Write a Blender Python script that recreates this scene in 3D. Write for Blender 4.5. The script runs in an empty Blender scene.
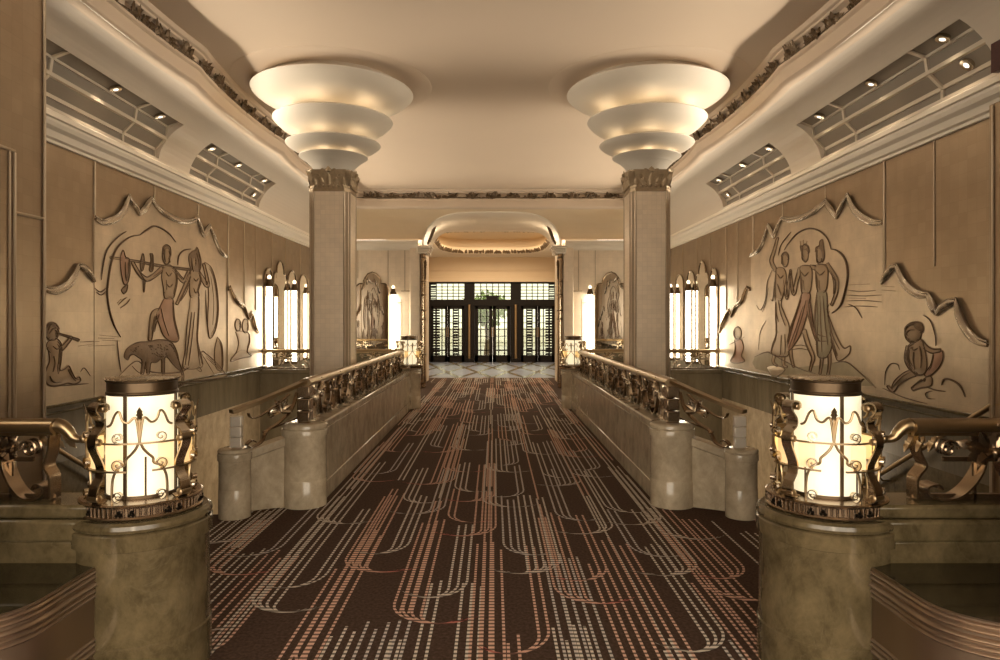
import bpy, bmesh, math, random
from math import pi, sin, cos, radians, sqrt, atan2, asin, degrees
from mathutils import Vector, Matrix
from mathutils.geometry import delaunay_2d_cdt
random.seed(7)
scene = bpy.context.scene
COL = scene.collection
V = Vector

# ------------------------------------------------------------------ materials
def srgb(r, g, b):
    f = lambda c: (c/255/12.92 if c/255 <= .04045 else ((c/255+.055)/1.055)**2.4)
    return (f(r), f(g), f(b), 1)

class NT:
    def __init__(s, name):
        s.m = bpy.data.materials.new(name); s.m.use_nodes = True
        s.t = s.m.node_tree; s.n = s.t.nodes; s.l = s.t.links
        s.b = s.n['Principled BSDF']
    def node(s, kind, **kw):
        x = s.n.new(kind)
        for k, v in kw.items():
            if k in x.inputs: x.inputs[k].default_value = v
            else: setattr(x, k, v)
        return x
    def link(s, a, b): s.l.new(a, b)
    def set(s, **kw):
        for k, v in kw.items(): s.b.inputs[k.replace('_', ' ')].default_value = v
    def coord(s): return s.node('ShaderNodeTexCoord').outputs['Object']

def mat_plain(name, col, rough=.5, metal=0., noise=.06, scale=6., bump=0., spec=.5, coat=0.):
    t = NT(name)
    t.set(Roughness=rough, Metallic=metal); t.b.inputs['Specular IOR Level'].default_value = spec
    t.b.inputs['Coat Weight'].default_value = coat
    nz = t.node('ShaderNodeTexNoise'); nz.inputs['Scale'].default_value = scale; nz.inputs['Detail'].default_value = 5
    t.link(t.coord(), nz.inputs['Vector'])
    mx = t.node('ShaderNodeMix', data_type='RGBA')
    mx.inputs[6].default_value = tuple(c*(1-noise) for c in col[:3])+(1,)
    mx.inputs[7].default_value = tuple(min(1, c*(1+noise)) for c in col[:3])+(1,)
    t.link(nz.outputs['Fac'], mx.inputs[0]); t.link(mx.outputs[2], t.b.inputs['Base Color'])
    if bump:
        bp = t.node('ShaderNodeBump'); bp.inputs['Strength'].default_value = bump; bp.inputs['Distance'].default_value = .01
        t.link(nz.outputs['Fac'], bp.inputs['Height']); t.link(bp.outputs['Normal'], t.b.inputs['Normal'])
    return t.m

def mat_leaf(name, c1, c2, rough=.42, metal=.45, size=.11, axis='yz', grain=.10):
    """metal leaf laid in small squares"""
    t = NT(name); t.set(Roughness=rough, Metallic=metal)
    sp = t.node('ShaderNodeSeparateXYZ'); t.link(t.coord(), sp.inputs[0])
    cb = t.node('ShaderNodeCombineXYZ')
    ad = t.node('ShaderNodeMath', operation='ADD'); t.link(sp.outputs[0], ad.inputs[0]); t.link(sp.outputs[1], ad.inputs[1])
    t.link(ad.outputs[0], cb.inputs[0]); t.link(sp.outputs[2], cb.inputs[1])
    br = t.node('ShaderNodeTexBrick'); br.offset = 0; br.squash = 1
    br.inputs['Scale'].default_value = 1; br.inputs['Brick Width'].default_value = size; br.inputs['Row Height'].default_value = size
    br.inputs['Mortar Size'].default_value = .0016; br.inputs['Mortar Smooth'].default_value = .3
    br.inputs['Color1'].default_value = c1; br.inputs['Color2'].default_value = c2
    br.inputs['Mortar'].default_value = tuple(.86*.5*(a+b) for a, b in zip(c1[:3], c2[:3]))+(1,)
    t.link(cb.outputs[0], br.inputs['Vector'])
    nz = t.node('ShaderNodeTexNoise'); nz.inputs['Scale'].default_value = 2.3; nz.inputs['Detail'].default_value = 8; nz.inputs['Roughness'].default_value = .65
    t.link(t.coord(), nz.inputs['Vector'])
    mr = t.node('ShaderNodeMapRange'); mr.inputs[1].default_value = .3; mr.inputs[2].default_value = .7
    mr.inputs[3].default_value = 1-grain; mr.inputs[4].default_value = 1+grain
    t.link(nz.outputs['Fac'], mr.inputs[0])
    mx = t.node('ShaderNodeMix', data_type='RGBA', blend_type='MULTIPLY'); mx.inputs[0].default_value = 1
    t.link(br.outputs['Color'], mx.inputs[6]); t.link(mr.outputs[0], mx.inputs[7]); t.link(mx.outputs[2], t.b.inputs['Base Color'])
    return t.m

def mat_marble(name, ca, cb_, cv, scale=2.2, rough=.16, stretch=(1, 1, .55)):
    t = NT(name); t.set(Roughness=rough)
    mp = t.node('ShaderNodeMapping'); mp.inputs['Scale'].default_value = stretch; mp.inputs['Rotation'].default_value = (.3, .5, .4)
    t.link(t.coord(), mp.inputs['Vector'])
    n1 = t.node('ShaderNodeTexNoise'); n1.inputs['Scale'].default_value = scale; n1.inputs['Detail'].default_value = 9; n1.inputs['Roughness'].default_value = .72; n1.inputs['Distortion'].default_value = .22
    t.link(mp.outputs[0], n1.inputs['Vector'])
    r = t.node('ShaderNodeValToRGB'); e = r.color_ramp.elements
    e[0].position = .33; e[0].color = ca; e[1].position = .68; e[1].color = cb_
    t.link(n1.outputs['Fac'], r.inputs[0])
    n2 = t.node('ShaderNodeTexNoise'); n2.inputs['Scale'].default_value = scale*.9; n2.inputs['Detail'].default_value = 4; n2.inputs['Distortion'].default_value = 1.6
    t.link(mp.outputs[0], n2.inputs['Vector'])
    r2 = t.node('ShaderNodeValToRGB'); e = r2.color_ramp.elements
    e[0].position = .485; e[0].color = (0, 0, 0, 1); e[1].position = .5; e[1].color = (.16, .16, .16, 1)
    x = e.new(.515); x.color = (0, 0, 0, 1)
    t.link(n2.outputs['Fac'], r2.inputs[0])
    mx = t.node('ShaderNodeMix', data_type='RGBA'); mx.inputs[7].default_value = cv
    t.link(r2.outputs[0], mx.inputs[0]); t.link(r.outputs[0], mx.inputs[6]); t.link(mx.outputs[2], t.b.inputs['Base Color'])
    return t.m

def mat_emit(name, col, strength, rough=.3):
    t = NT(name); t.set(Roughness=rough); t.b.inputs['Base Color'].default_value = (.8, .75, .65, 1)
    nz = t.node('ShaderNodeTexNoise'); nz.inputs['Scale'].default_value = 5; t.link(t.coord(), nz.inputs['Vector'])
    mx = t.node('ShaderNodeMix', data_type='RGBA'); mx.inputs[6].default_value = col
    mx.inputs[7].default_value = tuple(c*.93 for c in col[:3])+(1,)
    t.link(nz.outputs['Fac'], mx.inputs[0]); t.link(mx.outputs[2], t.b.inputs['Emission Color'])
    t.b.inputs['Emission Strength'].default_value = strength
    return t.m

def mat_glass(name, tint=(.9, .95, .9, 1)):
    t = NT(name)
    tr = t.node('ShaderNodeBsdfTransparent'); tr.inputs[0].default_value = tint
    gl = t.node('ShaderNodeBsdfGlossy'); gl.inputs['Roughness'].default_value = .02
    fr = t.node('ShaderNodeFresnel'); fr.inputs[0].default_value = 1.45
    mx = t.node('ShaderNodeMixShader'); t.link(fr.outputs[0], mx.inputs[0]); t.link(tr.outputs[0], mx.inputs[1]); t.link(gl.outputs[0], mx.inputs[2])
    t.link(mx.outputs[0], t.n['Material Output'].inputs['Surface'])
    return t.m

M = {}
M['plaster'] = mat_plain('ceiling_plaster', (.66, .53, .40, 1), .62, 0, .03, 1.4)
M['cove'] = mat_plain('cove_plaster', (.66, .58, .48, 1), .6, 0, .03, 1.2)
M['cornice'] = mat_plain('cornice_paint', (.88, .79, .66, 1), .5, 0, .03, 3)
M['cream'] = mat_plain('cream_paint', (.78, .62, .42, 1), .5, 0, .03, 3)
M['bowl'] = mat_plain('bowl_plaster', (.70, .63, .52, 1), .55, 0, .02, 3)
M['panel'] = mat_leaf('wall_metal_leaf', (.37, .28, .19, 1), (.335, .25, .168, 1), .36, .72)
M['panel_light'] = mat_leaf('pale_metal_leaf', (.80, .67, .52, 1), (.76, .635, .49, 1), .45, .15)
M['mural'] = mat_leaf('mural_silver_leaf', (.56, .465, .35, 1), (.525, .435, .325, 1), .34, .55, .2, grain=.2)
M['column'] = mat_leaf('column_metal_leaf', (.80, .665, .50, 1), (.75, .62, .465, 1), .38, .3, .055)
M['batten'] = mat_plain('batten_metal', (.47, .37, .26, 1), .42, .6, .05, 8)
M['silver'] = mat_plain('mural_border_silver', (.45, .385, .31, 1), .27, .85, .12, 9)
M['line'] = mat_plain('mural_dark_line', (.115, .065, .032, 1), .5, .1, .25, 12)
M['fig'] = mat_plain('relief_bronze', (.36, .26, .165, 1), .42, .35, .22, 9)
M['fig_pale'] = mat_plain('relief_pale', (.52, .42, .305, 1), .42, .35, .15, 9)
M['fig_red'] = mat_plain('relief_red', (.42, .255, .17, 1), .45, .25, .22, 9)
M['fig_green'] = mat_plain('relief_green', (.33, .28, .185, 1), .45, .25, .25, 9)
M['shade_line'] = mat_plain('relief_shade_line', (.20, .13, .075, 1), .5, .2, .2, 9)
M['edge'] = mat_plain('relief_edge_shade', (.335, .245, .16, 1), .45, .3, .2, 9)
M['beast'] = mat_plain('relief_beast', (.20, .13, .075, 1), .42, .3, .4, 26)
M['marble'] = mat_marble('olive_marble', (.05, .037, .017, 1), (.15, .113, .058, 1), (.18, .145, .09, 1), 6.5, .15, (1, 1, .75))
M['marble_pale'] = mat_marble('beige_marble', (.31, .25, .17, 1), (.56, .465, .33, 1), (.58, .50, .38, 1), 5.5, .13, (1, 1, .8))
M['marble_dado'] = mat_marble('green_marble', (.115, .097, .064, 1), (.22, .187, .128, 1), (.27, .23, .165, 1), 2.2, .22, (1, 1.6, .25))
M['marble_floor'] = mat_marble('lobby_marble', (.13, .145, .20, 1), (.27, .295, .37, 1), (.25, .22, .2, 1), 1.4, .34)  # blue cast of the entrance daylight put into the stone colour
M['bronze'] = mat_plain('bronze', (.30, .22, .145, 1), .26, .95, .2, 14)
M['bronze_dark'] = mat_plain('dark_bronze', (.10, .068, .04, 1), .35, .85, .25, 16)
M['plate'] = mat_plain('brushed_plate', (.76, .69, .59, 1), .42, .55, .08, 10)
M['brass'] = mat_plain('handrail_brass', (.36, .265, .155, 1), .3, .95, .08, 8)
M['steel'] = mat_plain('bright_nickel', (.60, .53, .43, 1), .2, 1., .06, 8)
M['copper'] = mat_plain('console_bronze', (.36, .265, .19, 1), .28, .9, .12, 3)
M['door'] = mat_plain('door_black_bronze', (.013, .010, .008, 1), .5, .0, .2, 20, spec=.15)
M['black'] = mat_plain('painted_opening', (.008, .006, .004, 1), 1., spec=0)
M['frieze'] = mat_plain('frieze_bronze', (.13, .085, .045, 1), .45, .5, .4, 40)
M['gilt'] = mat_plain('capital_gilt', (.34, .255, .16, 1), .4, .7, .3, 30)
M['shade'] = mat_emit('lamp_glass', (1, .84, .53, 1), .43)
M['amber'] = mat_emit('amber_glass', (1, .55, .13, 1), .36)
M['tube'] = mat_emit('tube_glass', (1, .88, .66, 1), 9.5)
M['tubecap'] = mat_emit('glow_bulb', (1, .8, .5, 1), 1.8)
M['spot'] = mat_emit('downlight_glass', (1, .93, .8, 1), .9)
M['window'] = mat_plain('grey_window_glass', (.24, .205, .165, 1), .6, .0, .12, 3)
M['frame'] = mat_plain('window_frame_paint', (.62, .54, .43, 1), .45, 0, .03, 4)
M['tabletop'] = mat_plain('dark_glass_top', (.034, .027, .015, 1), .04, 0, .05, 2)
M['glass'] = mat_glass('door_glass', (.52, .55, .50, 1))
M['leafgreen'] = mat_plain('tree_leaf', (.22, .30, .12, 1), .6, 0, .4, 3)
M['bark'] = mat_plain('tree_bark', (.12, .08, .05, 1), .8, 0, .3, 10)
M['stone'] = mat_plain('facade_stone', (.78, .75, .68, 1), .8, 0, .08, 2)
M['pave'] = mat_plain('pavement', (.55, .54, .52, 1), .8, 0, .1, 2)
M['red'] = mat_plain('dark_red', (.06, .014, .01, 1), .6, 0, .5, 50)

def mirror_mat():
    t = NT('mirror_glass'); t.set(Roughness=.015, Metallic=1.)
    nz = t.node('ShaderNodeTexNoise'); nz.inputs['Scale'].default_value = 3; t.link(t.coord(), nz.inputs['Vector'])
    r = t.node('ShaderNodeValToRGB'); e = r.color_ramp.elements; e[0].color = (.80, .74, .64, 1); e[1].color = (.84, .78, .68, 1)
    t.link(nz.outputs['Fac'], r.inputs[0]); t.link(r.outputs[0], t.b.inputs['Base Color'])
    return t.m
M['mirror'] = mirror_mat()

def carpet_mats():
    t = NT('carpet_pile'); t.set(Roughness=.95); t.b.inputs['Specular IOR Level'].default_value = .1
    nz = t.node('ShaderNodeTexNoise'); nz.inputs['Scale'].default_value = 60; nz.inputs['Detail'].default_value = 4
    t.link(t.coord(), nz.inputs['Vector'])
    r = t.node('ShaderNodeValToRGB'); e = r.color_ramp.elements
    e[0].position = .3; e[0].color = (.042, .025, .017, 1); e[1].position = .75; e[1].color = (.095, .058, .042, 1)
    t.link(nz.outputs['Fac'], r.inputs[0]); t.link(r.outputs[0], t.b.inputs['Base Color'])
    a = t.m
    t = NT('carpet_stripe'); t.set(Roughness=.95); t.b.inputs['Specular IOR Level'].default_value = .1
    at = t.node('ShaderNodeAttribute'); at.attribute_name = 'Col'
    sp = t.node('ShaderNodeSeparateXYZ'); t.link(t.coord(), sp.inputs[0])
    m1 = t.node('ShaderNodeMath', operation='MULTIPLY'); m1.inputs[1].default_value = 2*pi/.038
    t.link(sp.outputs[1], m1.inputs[0])
    sn = t.node('ShaderNodeMath', operation='SINE'); t.link(m1.outputs[0], sn.inputs[0])
    mr = t.node('ShaderNodeMapRange'); mr.inputs[1].default_value = -.45; mr.inputs[2].default_value = .15; mr.inputs[3].default_value = .24; mr.inputs[4].default_value = 1.
    t.link(sn.outputs[0], mr.inputs[0])
    mx = t.node('ShaderNodeMix', data_type='RGBA', blend_type='MULTIPLY'); mx.inputs[0].default_value = 1
    t.link(at.outputs['Color'], mx.inputs[6]); t.link(mr.outputs[0], mx.inputs[7]); t.link(mx.outputs[2], t.b.inputs['Base Color'])
    return a, t.m
M['carpet'], M['stripe'] = carpet_mats()

# ------------------------------------------------------------------ mesh builder
def catmull(pts, n=6, closed=False):
    P = [V(p) for p in pts]; out = []; N = len(P)
    if N < 3: return P
    rng = range(N if closed else N-1)
    for i in rng:
        if closed: a, b, c, d = P[i-1], P[i], P[(i+1) % N], P[(i+2) % N]
        else: a, b, c, d = P[max(0, i-1)], P[i], P[i+1], P[min(N-1, i+2)]
        for k in range(n):
            t = k/n
            out.append(.5*((2*b)+(c-a)*t+(2*a-5*b+4*c-d)*t*t+(3*b-a-3*c+d)*t**3))
    if not closed: out.append(P[-1])
    return out

class MB:
    def __init__(s): s.v = []; s.f = []; s.m = []
    def add(s, vs, fs, m=0):
        o = len(s.v); s.v += [tuple(x) for x in vs]
        for f in fs: s.f.append([i+o for i in f]); s.m.append(m)
    def box(s, x0, x1, y0, y1, z0, z1, m=0):
        if x0 > x1: x0, x1 = x1, x0
        if y0 > y1: y0, y1 = y1, y0
        vs = [(x, y, z) for z in (z0, z1) for y in (y0, y1) for x in (x0, x1)]
        s.add(vs, [(0, 2, 3, 1), (4, 5, 7, 6), (0, 1, 5, 4), (2, 6, 7, 3), (0, 4, 6, 2), (1, 3, 7, 5)], m)
    def bar(s, p, q, w, h, up=(0, 0, 1), m=0):
        """straight bar from p to q, w across, h along up"""
        p, q, up = V(p), V(q), V(up); t = (q-p).normalized(); n = t.cross(up).normalized(); u = n.cross(t).normalized()
        vs = [e+n*(a*w/2)+u*(b*h/2) for e in (p, q) for a, b in ((-1, -1), (1, -1), (1, 1), (-1, 1))]
        s.add(vs, [(0, 1, 2, 3), (7, 6, 5, 4)]+[(i, i+4, (i+1) % 4+4, (i+1) % 4) for i in range(4)], m)
    def lathe(s, prof, cx=0, cy=0, seg=40, m=0, a0=0, a1=2*pi, cap=True):
        full = abs(a1-a0-2*pi) < 1e-6; n = seg if full else seg+1; vs = []; fs = []
        for r, z in prof:
            for k in range(n):
                a = a0+(a1-a0)*k/seg; vs.append((cx+r*cos(a), cy+r*sin(a), z))
        for i in range(len(prof)-1):
            for k in range(seg):
                k2 = (k+1) % n; fs.append((i*n+k, i*n+k2, (i+1)*n+k2, (i+1)*n+k))
        if cap and full:
            if prof[0][0] > 1e-4: fs.append(list(range(n))[::-1])
            if prof[-1][0] > 1e-4: fs.append([(len(prof)-1)*n+k for k in range(n)])
        s.add(vs, fs, m)
    def tube(s, path, r, seg=8, m=0, closed=False, taper=None):
        P = [V(p) for p in path]; N = len(P); vs = []; fs = []; prev = None
        for i in range(N):
            if closed: t = P[(i+1) % N]-P[i-1]
            else: t = P[min(N-1, i+1)]-P[max(0, i-1)]
            t = t.normalized() if t.length > 1e-9 else V((0, 0, 1))
            if prev is None:
                ref = V((0, 0, 1)) if abs(t.z) < .9 else V((1, 0, 0)); a = t.cross(ref).normalized()
            else:
                a = prev-t*prev.dot(t); a = a.normalized() if a.length > 1e-6 else t.cross(V((1, 0, 0))).normalized()
            prev = a; b = t.cross(a); rr = r*(taper(i/(N-1)) if taper else 1)
            for k in range(seg):
                an = 2*pi*k/seg; vs.append(P[i]+(a*cos(an)+b*sin(an))*rr)
        for i in range(N if closed else N-1):
            j = (i+1) % N
            for k in range(seg): fs.append((i*seg+k, i*seg+(k+1) % seg, j*seg+(k+1) % seg, j*seg+k))
        if not closed: fs += [list(range(seg))[::-1], [(N-1)*seg+k for k in range(seg)]]
        s.add(vs, fs, m)
    def strap(s, path, wv, t=.008, m=0, wfun=None):
        """flat metal strap: path of 3D points, wv the half-width vector, t its thickness"""
        P = [V(p) for p in path]; wv = V(wv); N = len(P); vs = []; fs = []
        for i in range(N):
            tg = (P[min(N-1, i+1)]-P[max(0, i-1)]).normalized(); n = tg.cross(wv).normalized()*(t/2)
            w = wv*(wfun(i/(N-1)) if wfun else 1)
            vs += [P[i]-w-n, P[i]+w-n, P[i]+w+n, P[i]-w+n]
        for i in range(N-1):
            for k in range(4): fs.append((i*4+k, i*4+(k+1) % 4, i*4+4+(k+1) % 4, i*4+4+k))
        fs += [(3, 2, 1, 0), tuple((N-1)*4+k for k in range(4))]
        s.add(vs, fs, m)
    def sweep(s, path, prof, m=0, closed=False, cap=True):
        """path: plan points (x,y); prof: (offset to the left of travel, z)"""
        P = [V((p[0], p[1])) for p in path]; N = len(P); K = len(prof); vs = []; fs = []
        for i in range(N):
            if closed: a, b = (P[i]-P[i-1]).normalized(), (P[(i+1) % N]-P[i]).normalized()
            else:
                a = (P[i]-P[i-1]).normalized() if i else (P[1]-P[0]).normalized()
                b = (P[i+1]-P[i]).normalized() if i < N-1 else a
            na, nb = V((-a.y, a.x)), V((-b.y, b.x)); n = na+nb
            n = n.normalized() if n.length > 1e-6 else na
            n = n/max(.4, n.dot(na))
            for o, z in prof: vs.append((P[i].x+n.x*o, P[i].y+n.y*o, z))
        for i in range(N if closed else N-1):
            j = (i+1) % N
            for k in range(K-1): fs.append((i*K+k, j*K+k, j*K+k+1, i*K+k+1))
        if cap and not closed: fs += [list(range(K)), [(N-1)*K+k for k in range(K)][::-1]]
        s.add(vs, fs, m)
    def prism(s, poly, fn, d, m=0):
        """2D polygon -> fn(u,v,depth)"""
        n = len(poly); vs = [fn(u, w, 0) for u, w in poly]+[fn(u, w, d) for u, w in poly]
        fs = [list(range(n)), list(range(n, 2*n))[::-1]]+[(i, i+n, (i+1) % n+n, (i+1) % n) for i in range(n)]
        s.add(vs, fs, m)
    def ball(s, c, r, m=0, seg=10, rings=6):
        c = V(c); r = (r, r, r) if not hasattr(r, '__len__') else r; vs = []; fs = []
        for i in range(rings+1):
            th = pi*i/rings
            for k in range(seg):
                a = 2*pi*k/seg; vs.append((c.x+r[0]*sin(th)*cos(a), c.y+r[1]*sin(th)*sin(a), c.z+r[2]*cos(th)))
        for i in range(rings):
            for k in range(seg): fs.append((i*seg+k, i*seg+(k+1) % seg, (i+1)*seg+(k+1) % seg, (i+1)*seg+k))
        s.add(vs, fs, m)
    def leaf(s, base, d, nrm, L, W, curl=.25, th=.25, m=0):
        """pointed acanthus leaf with a ridge"""
        b, d, nrm = V(base), V(d).normalized(), V(nrm).normalized(); sd = d.cross(nrm).normalized(); vs = []; fs = []
        ks = [(0, .25), (.18, .75), (.34, .55), (.42, .95), (.58, .62), (.66, .8), (.84, .4), (1, .03)]
        for t, w in ks:
            c = b+d*(L*t)+nrm*(curl*L*t*t)
            vs += [c-sd*(W/2*w), c+nrm*(W*th*(.4+w*.6)), c+sd*(W/2*w), c-nrm*(W*.05)]
        n = len(ks)
        for i in range(n-1):
            for k in range(4): fs.append((i*4+k, i*4+(k+1) % 4, i*4+4+(k+1) % 4, i*4+4+k))
        fs += [(3, 2, 1, 0), tuple((n-1)*4+k for k in range(4))]
        s.add(vs, fs, m)
    def build(s, name, mats, parent=None, bevel=0, sharp=38, loc=None, **tags):
        me = bpy.data.meshes.new(name)
        off = V(loc) if loc is not None else V((0, 0, 0))
        me.from_pydata([tuple(V(v)-off) for v in s.v] if loc is not None else s.v, [], s.f)
        mats = mats if isinstance(mats, (list, tuple)) else [mats]
        for x in mats: me.materials.append(M[x])
        me.polygons.foreach_set('material_index', s.m)
        bm = bmesh.new(); bm.from_mesh(me); bmesh.ops.recalc_face_normals(bm, faces=bm.faces); bm.to_mesh(me); bm.free()
        me.polygons.foreach_set('use_smooth', [True]*len(me.polygons))
        me.set_sharp_from_angle(angle=radians(sharp)); me.update()
        o = bpy.data.objects.new(name, me); COL.objects.link(o)
        if loc is not None: o.location = off
        if parent is not None: o.parent = parent
        if bevel:
            b = o.modifiers.new('edge', 'BEVEL'); b.width = bevel; b.segments = 2; b.limit_method = 'ANGLE'; b.angle_limit = radians(35)
        for k, v in tags.items(): o[k] = v
        return o

def tag(o, label=None, cat=None, group=None, kind=None):
    if label: o['label'] = label
    if cat: o['category'] = cat
    if group: o['group'] = group
    if kind: o['kind'] = kind
    return o
def empty(name, loc, label, cat, group=None, kind=None, rz=0):
    o = bpy.data.objects.new(name, None); COL.objects.link(o); o.location = loc; o.rotation_euler.z = rz; o.empty_display_size = .1
    return tag(o, label, cat, group, kind)
def struct(o, label=None, cat=None):
    return tag(o, label, cat, kind='structure')
def copy_tree(o, parent=None):
    c = o.copy(); COL.objects.link(c)
    if parent is not None: c.parent = parent
    for ch in list(o.children): copy_tree(ch, c)
    return c
SIDE = {-1: 'left', 1: 'right'}
CX, F, HX, HY, CH = .042, 680., 493.5, 322., 1.5
def wallpt(s, px, py, X=4.0):
    """point of the photograph -> (y, z) on the side wall plane"""
    xr = s*X-CX; D = xr*F/(px-HX); return (D, CH+(HY-py)*D/F)

# ------------------------------------------------------------------ floor
def build_floor():
    mb = MB()
    for x0, x1, y0, y1 in ((-4.2, 4.2, -6, 5.3), (-1.66, 1.66, 5.3, 11.78), (1.66, 2.06, 5.3, 5.59), (-2.06, -1.66, 5.3, 5.59), (-4, 4, 11.78, 15.5), (-2.7, 2.7, 15.5, 18.3)):
        mb.add([(x0, y0, 0), (x1, y0, 0), (x1, y1, 0), (x0, y1, 0)], [(0, 1, 2, 3)], 0)
    cols = [(0, 0, 0)]*len(mb.v)
    beige, grey, peach, red = V((.70, .61, .51)), V((.60, .53, .47)), V((.70, .44, .33)), V((.44, .12, .10))
    R = random.Random(11); zc = [0.0015]
    def ribbon(pts, w, c0, c1, taper=False):
        zc[0] += .000004; n = len(pts); vs = []; fs = []
        for i, p in enumerate(pts):
            a = V(pts[max(0, i-1)]); b = V(pts[min(n-1, i+1)]); t = (b-a).normalized(); nn = V((-t.y, t.x)); f = i/(n-1)
            ww = w/2*((1-max(0, (f-.55)/.45))*.75+.25 if taper else 1)
            vs += [(p[0]-nn.x*ww, p[1]-nn.y*ww, zc[0]), (p[0]+nn.x*ww, p[1]+nn.y*ww, zc[0])]
            g = max(0, (f-.35)/.65) if taper else f
            c = c0.lerp(c1, min(1, g*1.15)); cols.append(tuple(c)); cols.append(tuple(c))
        for i in range(n-1): fs.append((2*i, 2*i+1, 2*i+3, 2*i+2))
        mb.add(vs, fs, 1)
    def okx(x, y): return abs(x) < (2.25 if y < 5.15 else 1.36 if y < 15.4 else 1.55)
    def tongue(xc, yb, L, side, n, sp, rx, warm):
        c0 = (peach if warm else (beige if R.random() < .6 else grey)).copy(); c1 = red if warm else c0*.55
        for i in range(n):
            r = rx-i*sp
            if r < .03: break
            x = xc+side*r; ry = (.22*r/rx+.02); top = yb+L*(1-.1*R.random()); yc = yb+ry
            if not (okx(x, yb) and okx(x, min(top, yb+.3))): continue
            if x*side > 0 and not okx(x, top): top = min(top, 5.15)
            k = 5; st = [(x, top+(yc-top)*j/k) for j in range(k)]
            ribbon(st+[(x, yc)], 0.0145, c0, c0)
            arc = []
            for j in range(11):
                a = radians(140)*j/10; arc.append((xc+side*r*cos(a), yc-ry*sin(a)))
            if all(okx(*p) for p in arc): ribbon(arc, 0.0145, c0, c1, True)
    # staggered lanes of hooked stripes running along the hall
    W = .42; x = -2.31; k = 0
    while x < 2.4:
        y = 1.5+(.75 if k % 2 else 0)+R.uniform(-.2, .2); side = 1 if R.random() < .5 else -1
        while y < 18.0:
            L = .9+R.random()*.7; warm = R.random() < .45
            if R.random() < .45: side = -side
            L2 = min(L+R.uniform(.4, 1.0), 18.2-y)
            tongue(x+R.uniform(-.03, .03), y, L2, side, R.choice((3, 4, 4, 5)), .052, .235+R.random()*.04, warm)
            if R.random() < .8: tongue(x+side*.10, y+.32, L2*.8, -side, R.choice((2, 3, 3)), .05, .20, R.random() < .3)
            y += L
        # long stripes between the lanes
        y = 1.6
        while y < 17.9:
            e = min(y+1.5+R.random()*3, 18.2); c = peach if R.random() < .4 else beige
            for dx in ((.21,) if R.random() < .5 else (.19, .235)):
                if okx(x+dx, y) and okx(x+dx, e): ribbon([(x+dx, y+(e-y)*q/8) for q in range(9)], .0145, c.copy(), c.copy())
                elif okx(x+dx, y): ribbon([(x+dx, y+(5.1-y)*q/8) for q in range(9)], .0145, c.copy(), c.copy())
            y = e+R.random()*.4
        x += W; k += 1
    o = mb.build('floor', ['carpet', 'stripe'])
    at = o.data.color_attributes.new('Col', 'FLOAT_COLOR', 'POINT')
    for i, c in enumerate(cols): at.data[i].color = (c[0], c[1], c[2], 1)
    struct(o, 'dark brown carpet with hooked cream and red dotted stripes', 'carpet')
build_floor()

mb = MB(); mb.add([(-2.75, 18.3, -.001), (2.75, 18.3, -.001), (2.75, 25.6, -.001), (-2.75, 25.6, -.001)], [(0, 1, 2, 3)])
# inlaid diagonal bands of darker stone
for k in range(-3, 4):
    mb.add([(k*.9-.08, 18.32, .001), (k*.9+.08, 18.32, .001), (k*.9+1.6+.08, 25.5, .001), (k*.9+1.6-.08, 25.5, .001)], [(0, 1, 2, 3)], 1)
    mb.add([(k*.9-.08, 18.32, .002), (k*.9+.08, 18.32, .002), (k*.9-1.6+.08, 25.5, .002), (k*.9-1.6-.08, 25.5, .002)], [(0, 1, 2, 3)], 1)
struct(mb.build('floor_lobby', ['marble_floor', 'marble_dado']), 'polished grey marble floor by the entrance doors', 'marble floor')

# stair flights and stairwell floor on both sides
for s in (-1, 1):
    mb = MB()
    for i in range(1, 11):
        mb.box(s*(1.62 if i > 1 else 2.06), s*4, 5.3+(i-1)*.29, 5.3+i*.29, -1.75, -.165*i)
    o = mb.build('staircase', 'carpet', bevel=.01)
    tag(o, f'carpeted stair flight descending along the wall on the {SIDE[s]} side of the hall', 'stairs', kind='structure')
    mb = MB(); mb.box(s*1.52, s*1.62, 5.3, 11.9, -1.8, -.004); mb.box(s*1.52, s*4.2, 5.2, 5.3, -1.8, -.004); mb.box(s*1.62, s*2.06, 5.3, 5.59, -1.8, -.004)
    struct(mb.build('wall_stairwell', 'marble_pale'))
    mb = MB(); mb.box(s*1.6, s*4, 8.2, 11.9, -1.8, -1.65)
    struct(mb.build('floor_stairwell', 'marble_pale'))

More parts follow.
